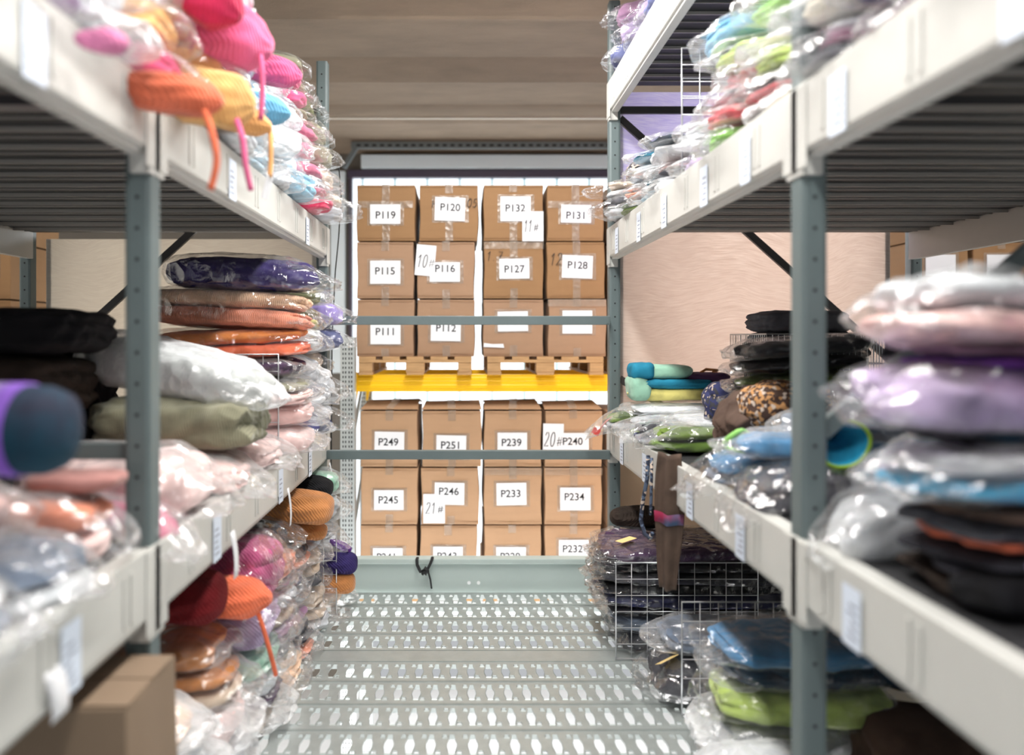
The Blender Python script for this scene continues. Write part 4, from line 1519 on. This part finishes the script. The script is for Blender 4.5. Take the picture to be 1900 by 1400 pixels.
pile('RU', 7, 1.80, .20, [('graphite', .07, {'out': .05}), ('pink', .07, {'second': 'white'}), ('cream', .09, MK), ('lilac', .09)], xf=.9)
pile('RU', 8, 1.54, .24, [('pink', .09, {'second': 'white'}), ('dark purple', .1), ('lilac', .1)], xf=.9)
pile('RU', 9, 1.27, .22, [('cloud grey', .09, MK), ('dark purple', .1, {'second': 'lilac'})], xf=.9)

# ---- right lower shelf
GR = ZGRP['RM']
B0 = E - .516
bundle('crumpled clear bag with red tag overhanging the right far post', (1.06, 4.08, B0), (.50, .24, .11), 'clear grey', 'clear', yaw=180, tail=.10, group=GR, layers=1, second='moss green', droop=1.0, edge=.16)
bundle('flat magazine-white clothing in clear bag beneath the patchwork garment', (1.2, 3.95, B0 + .10), (.55, .34, .06), 'white', 'clear', yaw=176, group=GR, layers=2)
# patchwork garment
r = thing('patchwork_garment', 'folded patchwork garment in teal, mint, orange and yellow, unwrapped', 'garment', (1.19, 4.02, B0 + .165), (0, 0, math.radians(180)))
for nm, off, sz, c, lay in (('yellow', (.02, .0, .0), (.50, .24, .075), 'pale yellow', 2), ('orange', (.16, -.02, .055), (.18, .22, .05), 'orange red', 1),
                            ('teal', (.02, .02, .065), (.46, .22, .06), 'teal', 2), ('mint', (.08, .0, .115), (.34, .22, .085), 'mint green', 1), ('mint', (.215, .02, .0), (.12, .22, .14), 'mint green', 1),
                            ('teal', (.20, .02, .11), (.14, .2, .1), 'teal', 1), ('plum', (-.17, .0, .10), (.26, .2, .055), 'plum', 1)):
    X, a, b = lump(sz, nxt(), 40, 40, .5, .6, .10, .05, lay, .005)
    m = fabric(c, COLORS[c])
    o = obj('fabric_panel', grid_mesh('fabric_panel', X, a, b, m), m, r, label='%s coloured cloth panel' % nm)
    o.location = off
mb = MB()
mb.tube([(-.14, .0, .15), (-.18, -.02, .17), (-.24, .0, .165), (-.2, .02, .155), (-.27, .03, .14)], .008, 8)
mb.build('tie_ribbon', fabric('rust tan', (150, 70, 30)), r, smooth=True, label='rust brown tie ribbon')
bundle('moss green clothing in crinkled clear bag by the patchwork garment', (1.13, 3.74, B0), (.52, .26, .12), 'moss green', 'clear', yaw=184, tail=.09, group=GR, layers=1, second='clear grey', crease=.06)
bundle('navy and black bundle in clear bag on the right lower rail', (1.06, 3.52, B0), (.44, .2, .11), 'navy blue', 'clear', yaw=178, tail=.07, group=GR, layers=1, crease=.07, second='charcoal')
bundle('lime green clothing in clear bag between navy bundle and brown garment', (1.09, 3.28, B0), (.46, .26, .12), 'lime green', 'clear', yaw=183, tail=.07, group=GR, layers=1, crease=.08, second='moss green')
bundle('pale grey flat bag under the lime green clothing', (1.28, 3.46, B0 + .09), (.5, .4, .06), 'cloud grey', 'clear', yaw=180, group=GR, layers=1)
# striped navy garment and brown embroidered garment
bundle('navy floral striped garment rolled beside the brown garment', (1.35, 3.32, B0 + .10), (.46, .28, .22), 'navy blue', None, 'print', yaw=176, colour2='charcoal', layers=2, name='rolled_garment', cat='garment', tail=0, crease=.05)
r = thing('embroidered_garment', 'loose dark brown garment with embroidered floral panel, right lower shelf', 'garment', (1.38, 2.92, B0 + .07), (0, 0, math.radians(177)))
X, a, b = lump((.70, .46, .26), nxt(), 96, 96, .55, .75, .12, .085, 0, .02, droop=.8, edge=.3)
m = fabric('brown', (92, 74, 64), 'cloth', (74, 58, 50))
obj('cloth_body', grid_mesh('cloth_body', X, a, b, m), m, r)
X, a, b = lump((.34, .30, .20), nxt(), 72, 72, .6, .75, .1, .06, 0, .012)
m = fabric('embroidery', (70, 52, 44), 'print', (176, 130, 84))
o = obj('embroidered_panel', grid_mesh('embroidered_panel', X, a, b, m), m, r, label='panel of orange and cream embroidery')
o.location = (.12, .13, .075)
# black bags behind
for i, (h, c, lab) in enumerate([(.07, 'charcoal', 'charcoal flat bag at the bottom of the black pile, right shelf'),
                                 (.07, 'moss green', 'dark olive flat bag in the black pile on right shelf'),
                                 (.07, 'black', 'black shiny flat bag, third in the pile on right shelf'),
                                 (.08, 'black', 'topmost black bag with pale film in the right shelf pile')]):
    bundle(lab, (1.44 + .02 * (i % 2), 3.10, B0 + .235 + i * .068), (.54, .36, h), c, 'dark' if i < 3 else 'clear', yaw=180 + rp.uniform(-6, 6), pitch=4, layers=1, group='flat black bags stacked on the right lower shelf', tail=.05)
bundle('grey folded blanket supporting the black pile, right lower shelf', (1.52, 3.2, B0), (.4, .26, .23), 'graphite', None, yaw=180, layers=4, name='folded_blanket', cat='blanket', tail=0)
bundle('lavender cloth edge showing under the black bags', (1.38, 2.93, B0 + .225), (.4, .12, .03), 'lavender', None, yaw=182, layers=1, name='folded_cloth', cat='cloth', tail=0)
# blue and grey bags in front
bundle('blue grey clothing with lime print in large shiny bag, right rail', (1.17, 2.60, B0), (.56, .32, .13), 'blue grey', 'gloss', yaw=182, tail=.10, group=GR, layers=2, droop=.6, second='steel blue', res=60, loose=.016)
bundle('grey clothing in shiny bag overhanging right rail near the post', (1.10, 2.24, B0), (.46, .32, .13), 'graphite', 'gloss', yaw=184, tail=.06, group=GR, layers=2, droop=.8, res=56)
bundle('sky blue clothing in clear bag atop the grey one by the post', (1.16, 2.38, B0 + .12), (.5, .26, .09), 'steel blue', 'clear', yaw=174, tail=.06, group=GR, layers=1)
bundle('pale blue clothing in clear bag behind the lime print bag', (1.36, 2.44, B0 + .13), (.5, .36, .13), 'blue grey', 'clear', yaw=180, tail=.05, group=GR, layers=2, pitch=-6)
r = thing('lime_ribbon', 'lime green ribbon loop lying on the blue grey bag', 'ribbon', (.99, 2.46, B0 + .13))
mb = MB()
mb.tube([(-.04 + .05 * math.cos(t), .03 * math.sin(2 * t), .03 + .035 * math.sin(t)) for t in [i * 6.283 / 14 for i in range(14)]], .009, 8, closed=True)
mb.build('ribbon_loop', fabric('lime ribbon', (160, 226, 120)), r, smooth=True)
# cyan cone hat with a lime rim
r = thing('felt_hat', 'bright cyan felt hat with lime rim lying beside the right post', 'hat', (1.13, 2.16, B0 + .13), (math.radians(4), 0, math.radians(-12)))
ring = []
nu, nv = 30, 40
X = []
for i in range(nu):
    t = i / (nu - 1)
    # outer skin from tip to rim then inside back up
    if t < .6:
        q = t / .6
        rr = .012 + .062 * q ** .7
        xx = .15 - .19 * q
    else:
        q = (t - .6) / .4
        rr = .070 - .05 * q
        xx = -.04 + .13 * q
    for j in range(nv):
        a = 2 * math.pi * j / nv
        X.append((rr * math.cos(a) * (1 + .06 * math.sin(3 * a)), xx, .074 + rr * math.sin(a) * (.95 + .05 * math.sin(2 * a))))
m = fabric('cyan blue', COLORS['cyan blue'])
obj('hat_body', grid_mesh('hat_body', np.array(X), nu, nv, m), m, r)
mb = MB()
mb.tube([(.073 * math.cos(a) * (1 + .06 * math.sin(3 * a)), -.04, .074 + .073 * math.sin(a) * (.95 + .05 * math.sin(2 * a))) for a in [i * 2 * math.pi / 30 for i in range(30)]], .006, 8, closed=True)
mb.build('hat_rim', fabric('lime rim', (150, 190, 60)), r, smooth=True, label='lime green rim')
# wire basket with black clothing
r = thing('wire_basket', 'wire basket holding black clothing deep in the right lower shelf', 'basket', (1.44, 3.40, B0 + .20))
bw, bd, bh = .56, .46, .33
f = MB()
for z in (.004, .19, bh):
    f.tube([(0, 0, z), (bw, 0, z), (bw, bd, z), (0, bd, z)], .004, 6, closed=True)
f.build('basket_frame', WIRE, r)
for (pa, pb) in (((0, 0), (bw, 0)), ((0, bd), (bw, bd)), ((0, 0), (0, bd)), ((bw, 0), (bw, bd))):
    g = MB()
    n = 20
    for i in range(n + 1):
        t = i / n
        xx, yy = pa[0] + (pb[0] - pa[0]) * t, pa[1] + (pb[1] - pa[1]) * t
        g.tube([(xx, yy, .004), (xx, yy, bh)], .0018, 5)
    g.build('side_wires', WIRE, r)
for i, (x, y, z, s, c) in enumerate([(1.72, 3.63, .207, (.52, .42, .19), 'black'), (1.72, 3.63, .38, (.53, .42, .17), 'charcoal'), (1.69, 3.63, .53, (.46, .36, .12), 'graphite')]):
    bundle(['black clothing packed in the bottom of the wire basket', 'charcoal clothing filling the top of the wire basket', 'grey brown clothing heaped above the wire basket rim'][i],
           (x, y, B0 + z), s, c, None, yaw=180, layers=3, crease=.06, name='clothing_heap', cat='clothing heap', group='clothing in the wire basket')
bundle('black folded blanket under the wire basket, right lower shelf', (1.72, 3.63, B0), (.6, .46, .20), 'black', None, yaw=180, layers=4, name='folded_blanket', cat='blanket', tail=0)
bundle('black clothing heap beside the wire basket, behind the near right pile', (1.95, 2.7, B0), (.6, .5, .40), 'black', None, yaw=180, layers=4, name='clothing_heap', cat='clothing heap', tail=0, crease=.06)
bundle('charcoal clothing heap on the black heap beside the wire basket', (1.95, 2.7, B0 + .38), (.6, .46, .20), 'charcoal', None, yaw=176, layers=3, name='clothing_heap', cat='clothing heap', tail=0, crease=.06)
# blurred near pile on the right
GN = 'blurred clothing at the near right'
for lab, pos, s, c, fk, kw in [
        ('blurred dark brown clothing at the bottom of the near right pile', (1.20, 1.48, 0), (.5, .32, .075), 'dark brown', None, {'second': 'charcoal'}),
        ('blurred orange and charcoal clothing low in the near right pile', (1.20, 1.48, .065), (.5, .32, .07), 'charcoal', None, {'second': 'orange red'}),
        ('blurred graphite clothing in the middle of the near right pile', (1.18, 1.48, .125), (.5, .32, .08), 'graphite', None, {'second': 'brown'}),
        ('blurred teal and white clothing in the near right pile', (1.13, 1.48, .195), (.5, .34, .11), 'cyan blue', 'clear', {'second': 'cloud grey'}),
        ('blurred charcoal clothing beneath the lavender bag, near right', (1.22, 1.50, .29), (.5, .32, .05), 'black', None, {'second': 'dark teal'}),
        ('blurred lavender white bag in the near right pile', (1.10, 1.50, .328), (.52, .34, .14), 'lilac', 'thin', {}),
        ('blurred purple clothing under the pink bag, near right', (1.20, 1.50, .452), (.5, .30, .05), 'purple', None, {'second': 'mauve'}),
        ('blurred pink and white bag topping the near right pile', (1.12, 1.48, .485), (.52, .34, .15), 'blush pink', 'clear', {'second': 'white', 'pitch': -5}),
        ('blurred bright pink garment at the right photo edge', (1.22, 1.27, .45), (.32, .14, .17), 'pink', None, {'pitch': 24}),
        ('blurred milky bag spilling over the right rail before the post', (1.08, 1.74, 0), (.36, .2, .15), 'cloud grey', 'clear', {'droop': .6, 'tail': .05}),
        ('blurred pale aqua bag beside the cyan hat, near right', (1.20, 1.75, .13), (.36, .18, .10), 'pale blue', 'clear', {'second': 'lilac'}),
        ('blurred grey bag above the pale aqua one, near right', (1.30, 1.76, .22), (.34, .18, .08), 'cloud grey', 'clear', {'second': 'mint green'}),
        ('blurred violet garment low at the right photo edge', (1.08, 1.20, .04), (.2, .16, .12), 'lavender', None, {}),
        ('blurred black garment on the deck near right rail', (1.02, 1.36, 0), (.16, .14, .07), 'black', None, {})]:
    k = dict(yaw=180 + rp.uniform(-14, 14), roll=rp.uniform(-5, 5), layers=1, group=GN, tail=.05, crease=.09)
    k.update(kw)
    bundle(lab, (pos[0], pos[1], B0 + pos[2]), s, c, fk, **k)
# hanging belt, cords and red tag over the right rail
r = thing('brown_sash', 'brown cloth sash hanging from the right lower shelf rail', 'sash', (.84, 2.92, E - .50), (0, 0, math.radians(52)))
Vn, n = [], 26
for i in range(n):
    t = i / (n - 1)
    z = -.56 * t + .02
    wv = .05 + .012 * math.sin(3.2 * t + .4) - .018 * abs(t - .42)
    for j in range(13):
        q = j / 12 - .5
        Vn.append((-.012 * math.cos(q * 9) + .02 * t - .006 * math.sin(9 * t) , 2 * wv * q + .015 * t, z + .02 * abs(q)))
fs = [(i * 13 + j, i * 13 + j + 1, (i + 1) * 13 + j + 1, (i + 1) * 13 + j) for i in range(n - 1) for j in range(12)]
mb = MB()
mb.add(Vn, fs)
so = mb.build('sash_cloth', fabric('sash brown', (88, 72, 62)), r, smooth=True)
sd = so.modifiers.new('thick', 'SOLIDIFY')
sd.thickness = .004
mb = MB()
mb.add([(v[0] - .005, v[1] * 1.01, v[2]) for v in Vn[11 * 13:13 * 13 + 13]], [(i * 13 + j, i * 13 + j + 1, (i + 1) * 13 + j + 1, (i + 1) * 13 + j) for i in range(2) for j in range(12)])
so = mb.build('sash_band', fabric('sash band', (140, 40, 70), 'cloth', (70, 90, 120)), r, smooth=True, label='red and blue woven band')
sd = so.modifiers.new('thick', 'SOLIDIFY')
sd.thickness = .004
CORD = fabric('striped cord', (44, 50, 66), 'print', (84, 96, 116))
r = thing('striped_cord', 'striped dark cord looping down from the right lower shelf', 'cord', (.83, 3.15, E - .53))
mb = MB()
pts = [(0, .06, 0), (.0, .075, -.1), (-.015, .10, -.22), (-.02, .11, -.30), (-.01, .08, -.355), (.0, .03, -.36), (.002, .0, -.33)]
mb.tube(pts, .0095, 8)
mb.tube([(0, .0, 0), (0, .004, -.1), (-.004, 0, -.22), (-.002, .01, -.25)], .007, 8)
mb.build('cord_strand', CORD, r, smooth=True)
r = thing('red_tag', 'small red paper tag dangling from the clear bag at right far post', 'tag', at(1106, 800, 4.05))
mb = MB()
mb.box(-.022, .022, -.001, .001, -.018, .018, Matrix.Rotation(.5, 4, 'Y'))
mb.build('tag_card', M('red card', srgb(214, 66, 56), .5), r)
mb = MB()
mb.tube([(.02, 0, .01), (.05, 0, .05), (.09, .01, .08)], .004, 6)
mb.build('tag_string', fabric('rose string', (230, 120, 110)), r, smooth=True)
# white paper tags hanging on the left lower rail
for lab, p, h, w in [('long white paper tag hanging from the left lower rail', at(428, 985, 2.42), .16, .045), ('narrow white paper strip hanging at left far rail end', at(610, 858, 4.2), .13, .03),
                     ('second white paper strip hanging under the left lower rail', at(532, 905, 3.2), .17, .03), ('blurred white tag below the left lower rail, photo left', at(92, 1240, 1.4), .1, .06)]:
    r = thing('paper_tag', lab, 'tag', p, group='paper tags on the left lower rail')
    mb = MB()
    n = 7
    vs = []
    for i in range(n):
        t = i / (n - 1)
        for q in (-.5, .5):
            vs.append((.012 * math.sin(2.4 * t) + .006, w * q + .012 * t, -h * t))
    mb.add(vs, [(2 * i, 2 * i + 1, 2 * i + 3, 2 * i + 2) for i in range(n - 1)])
    o = mb.build('tag_paper', PAPER, r, smooth=True)
    sd = o.modifiers.new('thick', 'SOLIDIFY')
    sd.thickness = .001

# ---- right platform floor
GB = 'glossy dark bags stacked on the right platform floor'
zz = .004
for i, (h, c, fk, yy, x0, lab) in enumerate([
        (.11, 'graphite', 'gloss', 3.72, .70, 'grey bag at the bottom of the black stack, right floor'),
        (.10, 'blue grey', 'gloss', 3.70, .68, 'blue grey bag second from bottom of the black stack'),
        (.065, 'black', 'gloss', 3.72, .64, 'black shiny bag lowest of the black ones, right floor'),
        (.065, 'navy blue', 'gloss', 3.70, .62, 'navy black shiny bag above the lowest black one'),
        (.065, 'black', 'gloss', 3.73, .60, 'black shiny bag in the middle of the right floor stack'),
        (.06, 'charcoal', 'gloss', 3.70, .61, 'charcoal shiny bag near the top of the right stack'),
        (.06, 'black', 'gloss', 3.72, .62, 'black shiny bag just below the plum top bag'),
        (.08, 'plum', 'gloss', 3.72, .62, 'plum purple bag with pale tag topping the right floor stack')]):
    L_ = 1.05
    bundle(lab, (x0 + .07 + L_ / 2, yy, zz), (L_, .50, h), c, fk, yaw=180 + rp.uniform(-2, 2), layers=1, group=GB, tail=.035, res=76, loose=.008, e1=.35, e2=.42, crease=.06,
           tag_=((.40, .12, h + .012), (.1, .15, .4)) if i == 7 else None)
    zz += h * .84
tuft('dark brown braided knit lying on top of the right floor stack', (1.02, 3.98, zz - .01), (.40, .2, .12), 'dark brown', 178, 0, pinch=False)
bundle('grey bag with cream tag standing before the black stack, right floor', (1.12, 3.12, .004), (.62, .34, .20), 'graphite', 'gloss', yaw=180, layers=2, group=GB, res=60, tag_=((.26, .10, .19), (.5, .3, .3)))
bundle('blue grey flat bag on the grey tagged one, right floor', (1.16, 3.16, .20), (.60, .34, .10), 'blue grey', 'clear', yaw=183, layers=2, group=GB, res=56)
wire_grid('wire grid divider standing in front of the black bag stack', (.735, 3.44, .005), .68, .465)
wire_grid('nearer wire grid divider on the right floor by the blue bags', (.895, 2.93, .005), .60, .465)
for i, (h, c, fk, yy, x0, lab) in enumerate([
        (.12, 'charcoal', 'clear', 2.62, .92, 'charcoal bag lowest in the nearer right floor stack'),
        (.10, 'grey', 'milky', 2.60, .88, 'grey milky bag under the yellow green one, right floor'),
        (.12, 'yellow green', 'thin', 2.58, .90, 'yellow green bag in the nearer right floor stack'),
        (.08, 'dark teal', 'clear', 2.62, .93, 'dark teal bag under the blue one, right floor'),
        (.09, 'steel blue', 'thin', 2.60, .91, 'light blue bag topping the nearer right floor stack'),
        ]):
    bundle(lab, (x0 + .3, yy, .004 + [0, .115, .21, .325, .40][i]), (.6, .36, h), c, fk, yaw=180 + rp.uniform(-5, 5), layers=2, group=GB, tail=.06, res=52)
for lab, pos, s, c, fk in [
        ('blurred lime green bag at the bottom right of the floor', (1.02, 2.02, .004), (.5, .3, .16), 'yellow green', 'thin'),
        ('blurred pale grey bag beside lime bag at platform edge', (.98, 2.30, .004), (.46, .24, .22), 'cloud grey', 'milky'),
        ('blurred blue bag on the floor under the right near rail', (1.30, 1.95, .004), (.5, .3, .2), 'steel blue', 'milky'),
        ('blurred brown bag on the floor at the photo bottom right', (1.55, 2.35, .004), (.5, .4, .3), 'brown', None),
        ('blurred dark teal heap deep under the right lower shelf', (1.65, 2.6, .31), (.5, .4, .3), 'dark teal', None),
        ('blurred slate grey bag deep under the near right shelf', (1.45, 1.75, .20), (.5, .36, .2), 'blue grey', 'milky')]:
    bundle(lab, pos, s, c, fk, yaw=180 + rp.uniform(-8, 8), layers=2, group=GN, tail=.06)
# black strap knotted over the sill
r = thing('knotted_strap', 'black strap knotted over the pale grey sill', 'strap', (px(790, 306), 4.33, .20))
mb = MB()
for pts in ([(-.05, .03, .012), (-.052, -.0, .012), (-.05, -.008, -.02), (-.03, -.012, -.06), (0, -.016, -.05)],
            [(.04, .03, .014), (.04, -.0, .014), (.03, -.008, -.01), (.015, -.014, -.04), (0, -.018, -.05), (-.02, -.018, -.075)],
            [(.0, -.018, -.045), (.02, -.014, -.07), (.03, -.01, -.11), (.035, .012, -.165)],
            [(0, -.02, -.05), (.022, -.02, -.062)]):
    d = []
    for i in range(len(pts) - 1):
        for t in (0, .33, .66):
            d.append(Vector(pts[i]).lerp(Vector(pts[i + 1]), t))
    d.append(Vector(pts[-1]))
    mb.tube(d, .0095, 8, flat=.6)
mb.tube([(.0, -.022, -.034), (.012, -.026, -.05), (.004, -.022, -.068), (-.012, -.024, -.052)], .013, 8, closed=True)
mb.build('strap_webbing', M('black webbing', srgb(26, 28, 30), .7), r, smooth=True)
# thin black cable behind the left far post
r = thing('thin_cable', 'thin black cable hanging behind the left far post', 'cable', (px(622, 306), 4.36, E + .1))
mb = MB()
mb.tube([(-.03, 0, 1.05), (.02, 0, .95), (.035, 0, .75), (.02, 0, .5), (-.0, 0, .3), (-.02, 0, -.1), (-.03, 0, -1.64)], .004, 6)
mb.build('cable_strand', DARK, r, smooth=True)
